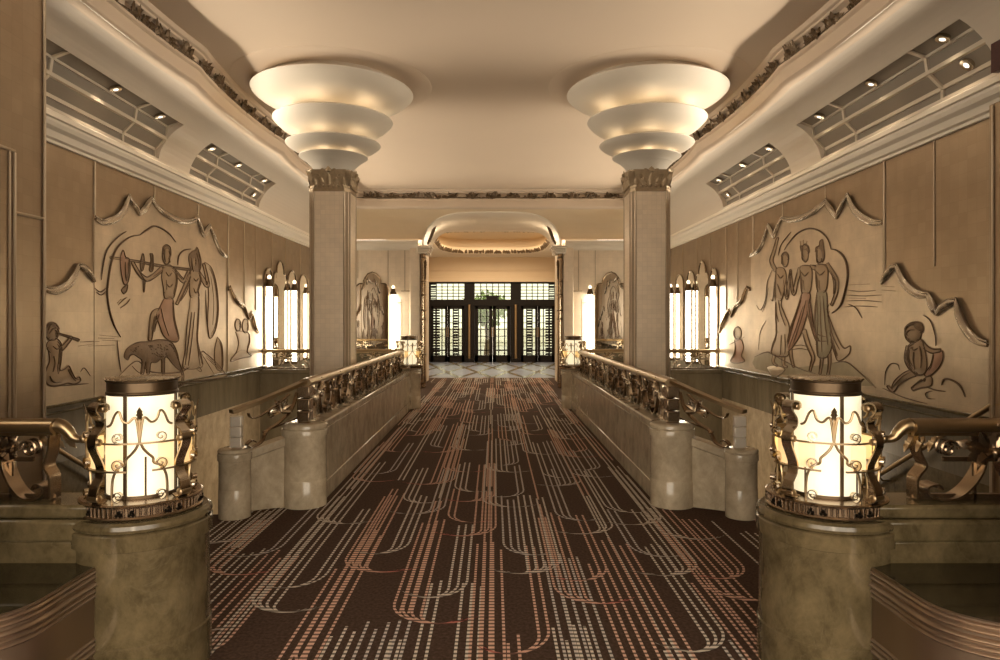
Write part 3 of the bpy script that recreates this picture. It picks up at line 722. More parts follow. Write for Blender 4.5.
# ------------------------------------------------------------------ lanterns
def lantern(loc, label, rot):
    root = empty('lantern', loc, label, 'lamp', 'lanterns on the marble posts')
    R0 = .213
    def cy(a, z, r=R0): return V((r*cos(a), r*sin(a), z))
    # base crown, its piercings only imitated
    m = MB(); m.lathe([(.2, 0), (.243, 0), (.247, .006), (.243, .012), (.236, .014), (.236, .046), (.244, .05), (.246, .058), (.238, .063), (.16, .064)], 0, 0, 72)
    for q in range(8):     # trefoils of black beads, painted shade in place of holes
        for da in (-.1, .1):
            a = 2*pi*q/8+da+.2
            for du, dz in ((-.03, .022), (.03, .022), (0, .034)): m.ball(cy(a+du, dz, .2405), .0075, 1, 8, 5)
    base = m.build('base_crown', ['bronze', 'black'], root, sharp=25)
    m = MB()
    for q in range(72):
        a = 2*pi*q/72; m.tube([cy(a, .012, .237), cy(a, .05, .239)], .005, 6)
    m.build('fluting', 'bronze', base)
    # glass shade, bars, cap
    m = MB(); m.lathe([(.141, .064), (.141, .50)], 0, 0, 64); m.build('glass_shade', 'shade', root)
    m = MB()
    for q in range(4):
        a = -pi/2+q*pi/2; m.bar(cy(a, .064, .144), cy(a, .5, .144), .013, .01, (cos(a), sin(a), 0))
        m.bar(cy(a+.55, .064, .143), cy(a+.55, .24, .143), .006, .006, (cos(a), sin(a), 0))
    m.lathe([(.142, .064), (.147, .064), (.147, .076), (.142, .076)], 0, 0, 64); m.build('shade_bar', 'bronze_dark', root)
    m = MB(); m.lathe([(.136, .494), (.144, .496), (.146, .503), (.144, .509), (.141, .512), (.141, .55), (.146, .553), (.147, .560), (.142, .565), (.05, .568), (.0, .569)], 0, 0, 64)
    cp = m.build('cap', 'bronze_dark', root, sharp=25)
    m = MB(); m.lathe([(.0, .576), (.03, .575), (.14, .568), (.148, .562)], 0, 0, 64)
    for q in range(26):
        a = 2*pi*q/26; m.ball(cy(a, .564, .145), (.009, .009, .005), 0, 6, 4)
    m.build('cap_crown', 'steel', cp)
    # hoops of the cage
    m = MB()
    for z, gaps in ((.305, False), (.19, True)):
        if not gaps: m.lathe([(R0-.004, z), (R0+.006, z), (R0+.006, z+.007), (R0-.004, z+.007), (R0-.004, z)], 0, 0, 64, cap=False)
        else:
            for q in range(4):
                a0 = -pi/2+rot+q*pi/2+.22; m.lathe([(R0-.004, z), (R0+.006, z), (R0+.006, z+.007), (R0-.004, z+.007), (R0-.004, z)], 0, 0, 18, a0=a0, a1=a0+1.13, cap=False)
    m.build('hoop', 'brass', root)
    for q in range(4):
        a = -pi/2+rot+q*pi/2
        # ogee trefoil arch
        half = [(.50, .064), (.50, .13), (.47, .175), (.38, .21), (.25, .225), (.235, .245), (.16, .262), (.07, .285), (0, .312)]
        pts = [(-u, z) for u, z in half]+[(u, z) for u, z in half[::-1][1:]]
        m = MB(); m.tube([cy(a+p.x, p.y) for p in catmull([(u, z, 0) for u, z in pts], 4)], .0055, 8); m.build('ogee_arch', 'brass', root)
        # upper scallops between hoop and corner strap
        m = MB()
        for sg in (-1, 1):
            up = [(.0, .312), (.05, .40), (.10, .415), (.2, .395), (.30, .405), (.36, .44), (.44, .43), (.52, .39), (.6, .38)]
            m.tube([cy(a+sg*p.x, p.y) for p in catmull([(u, z, 0) for u, z in up], 4)], .005, 8)
        m.tube([cy(a, .31), cy(a, .43)], .005, 6); m.leaf(cy(a, .40), V((0, 0, 1)), V((cos(a), sin(a), 0)), .06, .03, .2, .2)
        m.build('scalloped_rail', 'brass', root)
        # small scrolls at the hoop ends
        for sg in (-1, 1):
            for zc, sc in ((.225, 1), (.335, .9), (.095, .9)):
                sp = []; m = MB()
                for j in range(26):
                    th = j/25*2.6*pi; rr = .026*sc*(1-j/25*.8); sp.append(cy(a+sg*(.36+rr*sin(th)/R0), zc-rr*cos(th), R0+.008))
                m.strap(sp, V((cos(a+sg*.36), sin(a+sg*.36), 0))*.010, .004)
                m.build('scroll', 'steel', root)
        # broad corner strap with curled ends
        b = a+pi/4; rd = V((cos(b), sin(b), 0)); tn = V((-sin(b), cos(b), 0))
        pr = [(R0-.02, .075), (R0+.006, .064), (R0+.03, .085), (R0+.025, .13), (R0+.0, .17), (R0-.004, .21), (R0+.012, .25), (R0+.034, .30), (R0+.028, .345), (R0+.0, .37), (R0-.002, .40), (R0+.022, .43), (R0+.034, .455), (R0+.016, .475), (R0-.02, .468), (R0-.026, .445)]
        m = MB(); m.strap(catmull([rd*r+V((0, 0, z)) for r, z in pr], 4), tn*.024, .007); st = m.build('corner_strap', 'steel', root)
        for rr_, zc in ((R0+.024, .088), (R0+.022, .318), (R0-.004, .452)):
            m = MB(); m.tube([rd*rr_+tn*-.032+V((0, 0, zc)), rd*rr_+tn*-.028+V((0, 0, zc)), rd*rr_+tn*.028+V((0, 0, zc)), rd*rr_+tn*.032+V((0, 0, zc))], .015, 12, taper=lambda f: .6 if f in (0, 1) else 1); m.build('rolled_end', 'brass', st)
        # amber glass panes beside the straps
        m = MB()
        for sg in (-1, 1):
            c0 = b+sg*.29; m.lathe([(R0-.008, .20), (R0-.003, .20), (R0-.003, .304), (R0-.008, .304), (R0-.008, .20)], 0, 0, 6, a0=c0-.16, a1=c0+.16, cap=False)
        m.build('amber_pane', 'amber', root)
    return root
lan = lantern((-1.505, 3.0, .690), 'glowing brass caged lantern on the big near pedestal at left', .42)
lan2 = lantern((1.505, 3.0, .690), 'glowing brass caged lantern on the big near pedestal at right', -.30)
for src, x, lb in ((lan, -1.44, 'small glowing caged lantern at the far end of the left aisle rail'), (lan2, 1.44, 'small glowing caged lantern at the far end of the right aisle rail')):
    c = copy_tree(src); c.location = (x, 11.9, .69); c['label'] = lb

# ------------------------------------------------------------------ openwork balustrades
def railing(label, P0, P1, z0, z1, r0, r1, bays, group=None, first_block=None, mw=.05, end_scroll=None, rich=True):
    """P0,P1 plan ends; z0/z1 coping heights, r0/r1 handrail tops"""
    P0, P1 = V((P0[0], P0[1], 0)), V((P1[0], P1[1], 0)); L = (P1-P0).length; d = (P1-P0)/L; nrm = V((-d.y, d.x, 0))
    root = empty('balustrade', (P0.x, P0.y, z0), label, 'railing', group); o = V(root.location)
    def pt(s_, h, w=0):
        f = s_/L; zb = z0+(z1-z0)*f; zt = r0+(r1-r0)*f-.06
        return P0+d*s_+nrm*w+V((0, 0, zb+(zt-zb)*h))-o
    # handrail: moulded flat oval section
    sec = [(-.045, -.030), (-.05, -.012), (-.042, .006), (-.022, .018), (0, .022), (.022, .018), (.042, .006), (.05, -.012), (.045, -.030), (.03, -.036), (.025, -.05), (-.025, -.05), (-.03, -.036)]
    m = MB(); vs = []; n = len(sec)
    for s_ in (0, L):
        c = P0+d*s_-o+V((0, 0, r0+(r1-r0)*s_/L-.022)); vs += [c+nrm*u+V((0, 0, w)) for u, w in sec]
    m.add(vs, [(i, (i+1) % n, (i+1) % n+n, i+n) for i in range(n)]+[list(range(n)), list(range(n, 2*n))[::-1]])
    hr = m.build('handrail', 'brass', root, sharp=50)
    if end_scroll is not None:   # curled end of the rail at P0
        m = MB(); c = P0-o+V((0, 0, r0-.03)); e = -d
        pp = catmull([c, c+e*.025+V((0, 0, -.006)), c+e*.05+V((0, 0, -.028)), c+e*.068+V((0, 0, -.05)), c+e*.09+V((0, 0, -.06)), c+e*.11+V((0, 0, -.058))], 5)
        m.tube(pp, .032, 12, taper=lambda f: 1-.62*f); m.ball(c+e*.115+V((0, 0, -.058)), .02)
        for q in range(3): m.leaf(c+e*(.01-.05*q)+V((0, 0, -.045))+nrm*-.03, e*.6+V((0, 0, -.8)), -nrm, .075, .04, .2, .3)
        m.build('scrolled_end', 'brass', hr)
    W = L/bays
    for b in range(bays):
        s0 = b*W; mats = 'bronze' if (b % 2) or not rich else 'steel'
        def S(f): return s0+f*W
        # two J shaped flat straps curling at the foot, and an S strap
        for fl in (0, 1):
            g = (lambda f: S(1-f)) if fl else (lambda f: S(f))
            p = [(.44, .62), (.42, .44), (.36, .22), (.27, .05), (.17, .02), (.09, .09), (.08, .2), (.14, .24), (.17, .17)]
            m = MB(); m.strap(catmull([pt(g(u), h) for u, h in p], 4), nrm*mw*.55, .009); m.build('scroll_strap', 'bronze' if fl else mats, root)
        p = [(.02, .98), (.035, .72), (.07, .52), (.03, .38), (-.02, .28), (.0, .02)]
        m = MB(); m.strap(catmull([pt(max(.01, S(u)), h) for u, h in p], 4), nrm*mw*.5, .009); m.build('upright_strap', 'bronze', root)
        m = MB()
        for f in (.40, .60): m.bar(pt(S(f), 0, 0), pt(S(f), .55, 0), .012, .012, nrm)
        m.bar(pt(S(.2), .60, 0), pt(S(.8), .60, 0), .02, .012, nrm)
        m.build('bar', mats, root)
        # acanthus spray and rosette under the rail
        m = MB()
        for sd in (-1, 1):
            nn = nrm*sd; c = pt(S(.5), .72)+nn*.012
            for an, ln in ((15, .14), (50, .12), (90, .13), (130, .12), (165, .14), (-30, .1), (210, .1)):
                dr = d*cos(radians(an))+V((0, 0, sin(radians(an)))); m.leaf(c, dr, nn, ln*min(1, W/.7), .06, .25, .3)
            m.ball(c+nn*.02, .022)
            sp = []
            for j in range(22):
                th = j/21*2.4*pi; rr = .042*(1-j/21*.8); sp.append(pt(S(.22), .76)+nn*.02+d*(rr*cos(th))+V((0, 0, rr*sin(th))))
            m.tube(sp, .007, 6)
            sp = [p+d*(W*.56) for p in sp]; m.tube(sp, .007, 6)
        m.build('acanthus_spray', 'steel' if b % 2 == 0 and rich else 'bronze', root)
    m = MB(); m.bar(pt(0, 1.0), pt(L, 1.0), .03, .014, nrm); m.bar(pt(0, .012), pt(L, .012), .04, .012, nrm); m.build('rail_strip', 'bronze', root)
    return root, pt, d, nrm
for s in (-1, 1):
    S = SIDE[s]
    rl, pt, d, nrm = railing(f'ornate bronze and nickel balustrade along the {S} aisle parapet', (s*1.50, 5.56), (s*1.50, 11.35), .672, .672, 1.04, 1.03, 8)
    o = V(rl.location); m = MB()
    for q in range(3): m.box(-.052, .052, -.05, .07, .008+q*.102, .104+q*.102)
    m.build('end_block', 'bronze', rl, bevel=.008)
    # sloping stair wing rail
    root = empty('balustrade', (s*1.915, 5.22, .53), f'short sloping handrail with leaf scroll over the {S} stair wing', 'railing'); o = V(root.location)
    A, B = V((s*1.925, 5.20, .845)), V((s*1.50, 5.60, 1.035)); dd = (B-A).normalized(); nh = V((-dd.y, dd.x, 0)).normalized()
    pth = catmull([A+V((s*.03, -.025, -.008)), A, A.lerp(B, .3)+V((s*-.012, -.01, 0)), A.lerp(B, .65)+V((s*-.012, -.01, 0)), B], 5)
    m = MB(); m.strap([p-o+V((0, 0, -.02)) for p in pth], nh*.042, .03); hr = m.build('handrail', 'brass', root, bevel=.01)
    m = MB()
    for q in range(3): m.box(-.045, .045, -.065, -.02, .012+q*.082, .09+q*.082)
    m.build('end_block', 'plate', root, bevel=.006)
    def wp(f, h):   # h above the sloping coping
        p = A.lerp(B, f); zc = .50+(.60-.50)*f; return V((p.x, p.y, zc+(p.z-.05-zc)*h))-o
    m = MB(); m.strap(catmull([wp(.16, .9), wp(.2, .75), wp(.34, .72), wp(.62, .86), wp(.74, .95)], 5), nh*.02, .007); m.strap(catmull([wp(.86, .92), wp(.78, .6), wp(.6, .4), wp(.42, .3), wp(.34, .08), wp(.2, .03), wp(.14, .12), wp(.2, .2), wp(.26, .12)], 5), nh*.026, .008); m.build('scroll_strap', 'bronze', root)
    m = MB(); m.bar(wp(.36, .3), wp(.9, .36), .012, .012); m.bar(wp(.88, .02), wp(.88, .38), .012, .012); m.build('bar', 'bronze', root)
    m = MB()
    for sd in (-1, 1):
        for an, ln in ((20, .1), (65, .12), (110, .11), (160, .1), (-20, .09)):
            m.leaf(wp(.62, .62)+nh*(sd*.006), dd*cos(radians(an))+V((0, 0, sin(radians(an)))), nh*sd, ln, .042, .25, .3)
        sp = []
        for j in range(24):
            th = j/23*2.4*pi; rr = .05*(1-j/23*.75); sp.append(wp(.5, .66)+dd*(rr*cos(th))+V((0, 0, rr*sin(th)))+nh*sd*.006)
        m.tube(sp, .006, 6)
    m.build('acanthus_spray', 'steel', root)
    # far return rail across the stairwell end
    railing(f'small openwork railing in front of the tall arched mirrors on the {S}', (s*1.66, 11.9), (s*3.98, 11.9), .68, .68, 1.03, 1.03, 3)
    # near rail beside the lantern
    x1 = 3.28 if s < 0 else 3.86
    railing(f'heavy brass handrail with broad curled straps at the near {S} edge', (s*1.82, 2.9), (s*x1, 2.9), .745, .745, 1.09, 1.09, 3, mw=.075, end_scroll=True, rich=False)

# ------------------------------------------------------------------ curved bronze consoles with glass tops
for s in (-1, 1):
    root = empty('console', (s*1.7, 2.4, 0), f'curved ribbed bronze console with dark glass top at the near {SIDE[s]} corner', 'console'); o = V(root.location)
    pl = catmull([(s*1.56, 2.76, 0), (s*1.565, 2.6, 0), (s*1.563, 2.47, 0), (s*1.575, 2.36, 0), (s*1.635, 2.27, 0), (s*1.75, 2.20, 0), (s*2.0, 2.13, 0), (s*2.4, 2.09, 0), (s*3.2, 2.07, 0)], 6)
    pl = [p-o for p in pl]
    pr = [(0, 0), (0, .165)]
    def rib(z, r): return [(0, z-r), (r*.6, z-r*.8), (r, z), (r*.6, z+r*.8), (0, z+r)]
    for z, r_ in ((.18, .010), (.205, .007), (.225, .007), (.40, .007), (.42, .007), (.445, .012), (.475, .008), (.495, .008)): pr += rib(z, r_)
    pr += [(.004, .506), (.004, .512), (-.012, .514)]
    sg = 1 if s > 0 else -1
    m = MB(); m.sweep([(p.x, p.y) for p in pl], [(-s*a if s > 0 else -s*a, z) for a, z in pr], cap=False); m.build('ribbed_front', 'copper', root, sharp=50)
    m = MB(); poly = [(p.x, p.y) for p in pl]+[(s*3.2-o.x, 2.78-o.y), (s*1.58-o.x, 2.78-o.y)]
    poly = [(x+s*.008 if i < len(pl) else x, y+.004 if i < len(pl) else y) for i, (x, y) in enumerate(poly)]
    m.prism(poly, lambda u, v, d_: (u, v, .503+d_), .011); m.build('glass_top', 'tabletop', root)

# ------------------------------------------------------------------ murals
LW = .0085
class Relief:
    """lines and swelling shapes traced on a side wall"""
    def __init__(s, side): s.s = side; s.mb = MB(); s.mats = []
    def mi(s, m):
        if m not in s.mats: s.mats.append(m)
        return s.mats.index(m)
    def p3(s, yz, h): return V((s.s*(4.0-h), yz[0], yz[1]))
    def line(s, pts, w=1., m='line', smooth=True, h=.024):
        P = [wallpt(s.s, *p) for p in pts]; Q = catmull([(a, b, 0) for a, b in P], 5) if smooth else [V((a, b, 0)) for a, b in P]
        s.mb.tube([s.p3((q.x, q.y), h) for q in Q], LW*w, 6, s.mi(m), taper=lambda f: .45+.55*min(1, 4*f, 4*(1-f)))
    def fill(s, pts, m='fig', h=.02, dw=.07, outline=True, n=3, base=.018):
        P = [wallpt(s.s, *p) for p in pts]; Q = catmull([(a, b, 0) for a, b in P], n, True); B = [V((q.x, q.y)) for q in Q]
        N = len(B); ys = [b.x for b in B]; zs = [b.y for b in B]; g = max(.028, (max(zs)-min(zs))/26)
        def inside(p):
            c = False
            for i in range(N):
                a, b = B[i], B[i-1]
                if (a.y > p.y) != (b.y > p.y) and p.x < (b.x-a.x)*(p.y-a.y)/(b.y-a.y)+a.x: c = not c
            return c
        def dist(p):
            dm = 9
            for i in range(N):
                a, b = B[i-1], B[i]; ab = b-a; t = max(0, min(1, (p-a).dot(ab)/max(1e-9, ab.length_squared))); dm = min(dm, (p-(a+ab*t)).length)
            return dm
        pts2 = list(B); y = min(ys)
        while y < max(ys):
            z = min(zs)
            while z < max(zs):
                q = V((y, z))
                if inside(q) and dist(q) > g*.5: pts2.append(q)
                z += g
            y += g
        r = delaunay_2d_cdt(pts2, [(i, (i+1) % N) for i in range(N)], [], 1, 1e-5)
        vs = [s.p3((q.x, q.y), base+.001+h*.42*sqrt(min(1, dist(q)/dw))) for q in r[0]]
        s.mb.add(vs, [list(f) for f in r[2]], s.mi(m))
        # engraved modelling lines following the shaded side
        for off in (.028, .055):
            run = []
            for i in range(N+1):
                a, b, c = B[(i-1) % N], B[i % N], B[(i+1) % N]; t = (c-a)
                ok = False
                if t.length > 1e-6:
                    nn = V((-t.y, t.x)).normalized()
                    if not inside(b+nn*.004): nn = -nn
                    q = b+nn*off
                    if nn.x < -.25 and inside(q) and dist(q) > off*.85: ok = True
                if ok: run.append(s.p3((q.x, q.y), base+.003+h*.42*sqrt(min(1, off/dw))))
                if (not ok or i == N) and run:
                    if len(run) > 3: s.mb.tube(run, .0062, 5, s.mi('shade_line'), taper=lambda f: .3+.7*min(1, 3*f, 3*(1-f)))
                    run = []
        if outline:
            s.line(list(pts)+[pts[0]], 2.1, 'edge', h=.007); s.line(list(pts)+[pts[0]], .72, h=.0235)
    def limb(s, pts, w, m='fig', h=.022):
        """tapering limb along px points; w: half widths in px"""
        P = catmull([(a, b, 0) for a, b in pts], 3); n = len(P); lft = []; rgt = []
        for i, p in enumerate(P):
            t = (P[min(n-1, i+1)]-P[max(0, i-1)]).normalized(); nn = V((-t.y, t.x, 0)); f = i/(n-1)*(len(w)-1); k = min(int(f), len(w)-2); ww = w[k]+(w[k+1]-w[k])*(f-k)
            lft.append((p.x+nn.x*ww, p.y+nn.y*ww)); rgt.append((p.x-nn.x*ww, p.y-nn.y*ww))
        s.fill(lft+rgt[::-1], m, h, .04, n=1)
    def oval(s, c, rx, ry, m='fig', h=.025, k=10):
        s.fill([(c[0]+rx*cos(2*pi*i/k), c[1]+ry*sin(2*pi*i/k)) for i in range(k)], m, h, .05)
    def build(s, name, parent): return s.mb.build(name, s.mats, parent, sharp=60)

def mural(side, top, label, y0=None, y1=None):
    """a silver-leaf panel with a scalloped top edge"""
    T = [wallpt(side, *p) for p in top]; zb = .745
    P = sorted([T[0], T[-1]]); poly = T+[(T[-1][0], zb), (T[0][0], zb)]
    mb = MB(); mb.prism(poly, lambda u, v, d: (side*(4.0-.018+d), u, v), .0175)
    o = mb.build('mural_panel', 'mural'); tag(o, label, 'mural', 'relief murals on the side walls')
    return o, T
def edge(side, T, corners, parent, mat='silver'):
    """swelling silver moulding along the scalloped top; corners: indices kept sharp"""
    mb = MB(); cs = sorted(set([0, len(T)-1]+corners))
    for a, b in zip(cs, cs[1:]):
        q = catmull([(side*(4.0-.028), y, z) for y, z in T[a:b+1]], 6)
        mb.tube(q, .036, 8, taper=lambda f: .35+.65*min(1, 3*f+.1, 3*(1-f)+.1))
        q2 = [p+V((0, 0, .03)) for p in q]; mb.tube(q2, .017, 6, taper=lambda f: .5+.5*min(1, 4*f, 4*(1-f)))
    mb.build('scalloped_moulding', mat, parent, sharp=60)

# ---- left main mural
top = [(92.7, 219), (100, 223), (107, 221.5), (113, 219), (118, 214.5), (121.7, 209), (124.5, 202), (126.7, 196.7), (129.5, 203), (133, 207), (137, 215), (140, 211), (143, 208), (146, 203), (149, 199.5), (154, 206), (160, 211.7), (168, 217), (177, 220.7), (186, 222), (194, 220.7), (195, 217), (198.5, 228), (201.7, 236.7), (205, 230), (208, 226), (210.7, 234), (216.7, 248), (221, 254), (224.5, 257)]
o, T = mural(-1, top, 'large silver relief mural of two hunters with a pole and a spotted cat, left wall'); edge(-1, T, [7, 10, 14, 20, 21, 23, 25], o)
r = Relief(-1)
r.line([(118.5, 337), (114.4, 330), (111.4, 324), (107.6, 312), (105, 295), (105.8, 283), (109, 263), (115, 248), (127, 237.6), (138, 235)], 1.3)
r.line([(138, 235), (145, 230), (153.6, 226), (166, 232.5), (174, 242)], 1.3); r.line([(124, 231.5), (113.6, 239), (104.5, 251), (100.8, 266), (99, 280)], .9)
r.line([(176, 265), (177, 256), (182, 250.5), (189, 249)], 1.1); r.line([(115, 340), (117, 360), (119, 372)], .6)
r.build('halo_outline', o)
r = Relief(-1)
for pts in ([(78, 342), (97, 341.5)], [(100, 340), (118, 341)], [(86, 346), (113, 345)], [(97, 335), (117, 337)], [(96, 338), (112, 338.5)], [(116, 305), (121, 300), (125, 297)], [(118, 308), (124, 304), (128, 299)], [(115, 303), (119, 299)], [(92.5, 288), (98, 292), (104, 288)], [(94, 292), (99, 295), (104, 291)]): r.line(pts, .55)
r.build('cloud_lines', o)
r = Relief(-1)   # hunter carrying a pole of game
r.limb([(108, 257.5), (133, 261), (160, 266), (188, 269.5)], [1.1, .9, .9, .8], 'fig')
r.fill([(118, 258), (121, 250), (123.5, 257), (127, 259), (128, 271), (125.5, 283), (121.5, 283), (119, 271)], 'fig_red', .03); r.fill([(119, 290), (122, 287), (125.5, 284.5), (124.5, 291), (121.5, 293.5)], 'beast', .02)
r.fill([(138, 263), (141, 253.5), (142.5, 262), (141, 270), (139, 270)], 'beast', .02); r.fill([(148, 253.5), (151, 255), (151, 270), (147.5, 270), (149, 261)], 'beast', .02); r.fill([(141, 281), (143, 281), (142, 292)], 'beast', .01)
r.limb([(161, 268), (153, 275), (145, 279), (137, 273), (130.5, 262)], [2.6, 2.2, 2, 1.7, 1.2])
r.limb([(169.5, 268), (176, 275), (182, 281), (185, 276), (187.5, 270)], [2.4, 2, 1.8, 1.5, 1.1])
r.fill([(161, 266), (165.5, 264.5), (170, 266), (174.5, 272), (175.5, 282), (173.5, 292), (171.5, 298), (166, 299), (162.5, 297), (161.5, 288), (159.8, 277)], 'fig', .035); r.line([(166.5, 270), (167, 282), (166.5, 296)], .5); r.line([(161.5, 291), (166, 296), (172, 296)], .7)
r.oval((164.6, 255), 4.1, 9.2, 'fig', .035); r.fill([(161, 247), (164.5, 244.5), (168.5, 247.5), (168.8, 256), (166, 252), (161.5, 254)], 'beast', .04); r.line([(164, 256), (163.4, 259), (165, 260)], .4)
r.limb([(159, 312), (152.5, 314), (150, 326), (148, 340)], [4.5, 3.2, 2.6, 1.4], 'fig')
r.fill([(162, 299), (171, 299), (172.5, 318), (177, 336), (175.3, 341.5), (168, 340.5), (161.5, 335), (157.5, 325), (154, 314.5), (157, 309)], 'fig_red', .04)
for a in ([(160, 310), (164, 325), (170, 338)], [(164, 306), (167, 322), (173, 338)], [(168, 304), (170.5, 320), (175, 336)]): r.line(a, .55)
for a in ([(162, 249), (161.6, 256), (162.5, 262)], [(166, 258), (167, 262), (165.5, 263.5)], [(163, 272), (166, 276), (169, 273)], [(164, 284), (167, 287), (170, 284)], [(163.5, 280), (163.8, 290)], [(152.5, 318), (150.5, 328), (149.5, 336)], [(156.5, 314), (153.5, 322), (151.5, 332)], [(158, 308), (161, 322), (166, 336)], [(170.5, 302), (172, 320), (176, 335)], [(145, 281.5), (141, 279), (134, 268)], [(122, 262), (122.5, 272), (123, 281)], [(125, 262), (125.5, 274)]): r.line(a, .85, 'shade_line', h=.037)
r.build('hunter_relief', o)
r = Relief(-1)   # woman with long dress
r.fill([(203, 262), (210, 268), (215, 285), (217, 310), (214, 330), (208, 338), (206, 322), (207, 295), (205, 276)], 'fig_pale', .012); r.line([(204, 290), (205, 318), (207.5, 336)], .7); r.line([(209, 276), (212, 300), (211, 325)], .6)
r.limb([(196, 272), (201, 279), (206, 286), (205, 276), (202, 264)], [2.2, 2, 1.8, 1.4, 1.1]); r.limb([(188, 273), (184, 285), (179, 296), (175, 304)], [2.2, 1.9, 1.6, 1.1])
r.fill([(189, 270), (193, 268), (197.5, 270.5), (199.5, 280), (197, 290), (197, 297), (189, 297), (188, 284)], 'fig', .03)
r.fill([(189, 296), (197, 296), (197, 320), (196, 340), (200, 358), (200.8, 366), (195, 368.5), (187, 369), (181, 367), (183.5, 350), (185.5, 325)], 'fig_pale', .035)
for a in ([(193, 300), (190.5, 330), (187, 364)], [(195, 300), (193.5, 335), (194.5, 366)], [(190.5, 300), (187.5, 330), (184, 362)], [(190, 345), (196, 352), (199, 364)]): r.line(a, .6)
r.fill([(187.5, 264), (187, 256), (190, 252), (194, 250), (195.5, 247.5), (198, 254), (199.5, 262), (198, 271), (194.5, 274), (190, 271)], 'beast', .04); r.oval((191.8, 262), 2.6, 6.5, 'fig', .05)
r.limb([(184, 367), (181, 370.5)], [1.6, .9]); r.limb([(196, 368), (199, 371)], [1.6, .9])
r.fill([(216, 337), (220.5, 345), (221.5, 365), (219, 371), (214, 367), (213, 350)], 'fig', .015)
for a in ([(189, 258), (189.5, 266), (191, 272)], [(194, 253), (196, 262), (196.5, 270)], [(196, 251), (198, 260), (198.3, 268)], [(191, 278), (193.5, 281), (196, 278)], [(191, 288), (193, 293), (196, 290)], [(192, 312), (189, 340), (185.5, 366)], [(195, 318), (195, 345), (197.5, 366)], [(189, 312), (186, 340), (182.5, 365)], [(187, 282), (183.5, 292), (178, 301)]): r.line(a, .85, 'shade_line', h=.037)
r.build('woman_relief', o)
r = Relief(-1)
r.fill([(122, 355), (124.5, 349), (130, 345), (137, 342), (147, 341.5), (157, 339.5), (167, 341), (172, 345), (175.5, 353), (177.5, 362), (180, 369.5), (176.5, 369), (170.5, 363), (166, 357.5), (163, 358), (162.5, 373), (160, 373), (159.5, 359.5), (155, 362), (149, 363), (147.5, 373), (144.5, 373), (143.5, 362), (141.5, 373.5), (138.5, 374), (140, 361), (136, 357), (132, 354.5), (128, 356), (126, 360), (122.5, 358)], 'beast', .045, n=2)
r.limb([(178.5, 368), (181, 376), (179.5, 385)], [1.2, 1, .7], 'beast'); r.line([(142, 344), (144, 352), (146, 360)], .6); r.line([(127, 350), (129.5, 351)], .6); r.line([(132, 345), (134, 352), (139, 356)], .5); r.line([(165, 345), (164, 352), (166, 357)], .5)
for k in range(46):
    q = R.random(); x = 146+25*q+R.uniform(-2, 2); y = 344+13*R.random()*(1-abs(q-.5)*.6); r.line([(x-.5, y), (x+.35, y+.5)], 1.3, 'line', False, .039)
for k in range(10): x = 127+R.random()*12; y = 346+R.random()*6; r.line([(x-.4, y), (x+.35, y+.4)], 1.1, 'line', False, .037)
r.build('spotted_cat_relief', o)
r = Relief(-1)
r.fill([(115, 378), (128, 365), (137, 361.5), (150, 372), (182, 371), (199, 352.5), (205, 354), (215, 363), (224, 374), (223, 377), (180, 383), (140, 388)], 'fig_pale', .012, n=2); r.line([(199, 352.5), (205, 362), (213, 375)], .6); r.line([(130, 366), (136, 372), (146, 377)], .5)
r.build('ground_relief', o)
# ---- left near side mural
top = [(38, 288), (46, 291), (53, 291), (58, 289.5), (63, 286.5), (67.5, 282), (71.7, 275.5), (76, 266.5), (81, 268.5), (85, 271.7), (91.9, 281.5)]
o, T = mural(-1, top, 'narrow relief mural panel of a seated child playing a flute, at the left pier'); edge(-1, T, [7], o)
r = Relief(-1)
r.fill([(45, 342), (52, 338), (58, 342), (59.5, 350), (58.5, 362), (57.5, 370), (62, 369), (66.5, 366), (69.5, 372), (73, 378), (77, 377), (78, 381), (72, 384), (66, 383), (60, 384.5), (52, 386), (45, 384), (42.5, 377), (44, 369), (47, 361), (46, 352), (44, 346)], 'fig', .04)
r.oval((49.6, 332), 7, 8.5, 'fig', .04); r.fill([(43, 336), (42.5, 328), (47, 323), (53, 323.5), (56.5, 329), (52, 330), (47, 332), (46, 339)], 'beast', .05)
r.limb([(46, 347), (52, 352), (60, 348), (69.5, 337)], [2.6, 2.4, 2, 1.2]); r.limb([(55, 333.5), (66, 336.5), (76.5, 340)], [.8, .8, .9], 'beast'); r.line([(62, 371), (66, 376), (70, 382)], .6); r.line([(52, 372), (58, 374), (62, 378), (58, 382)], .6)
r.line([(55, 386), (70, 385), (86, 383.5)], .7); r.line([(78, 372), (82, 368), (88, 376)], .5); r.line([(76, 346), (91, 344)], .5); r.line([(78, 342), (91.5, 341)], .5)
for a in ([(44.5, 330), (47, 325), (52, 325)], [(45, 334), (49, 329), (54, 328)], [(53, 331), (54, 334), (53, 337)], [(49, 346), (53, 349), (57, 347)], [(50, 356), (51, 364), (49, 372)], [(55, 354), (55, 364)], [(46, 376), (50, 382), (58, 382)], [(64, 369), (68, 376), (72, 381)], [(72, 379), (76, 379.5)]): r.line(a, .85, 'shade_line', h=.037)
r.build('flute_child_relief', o)
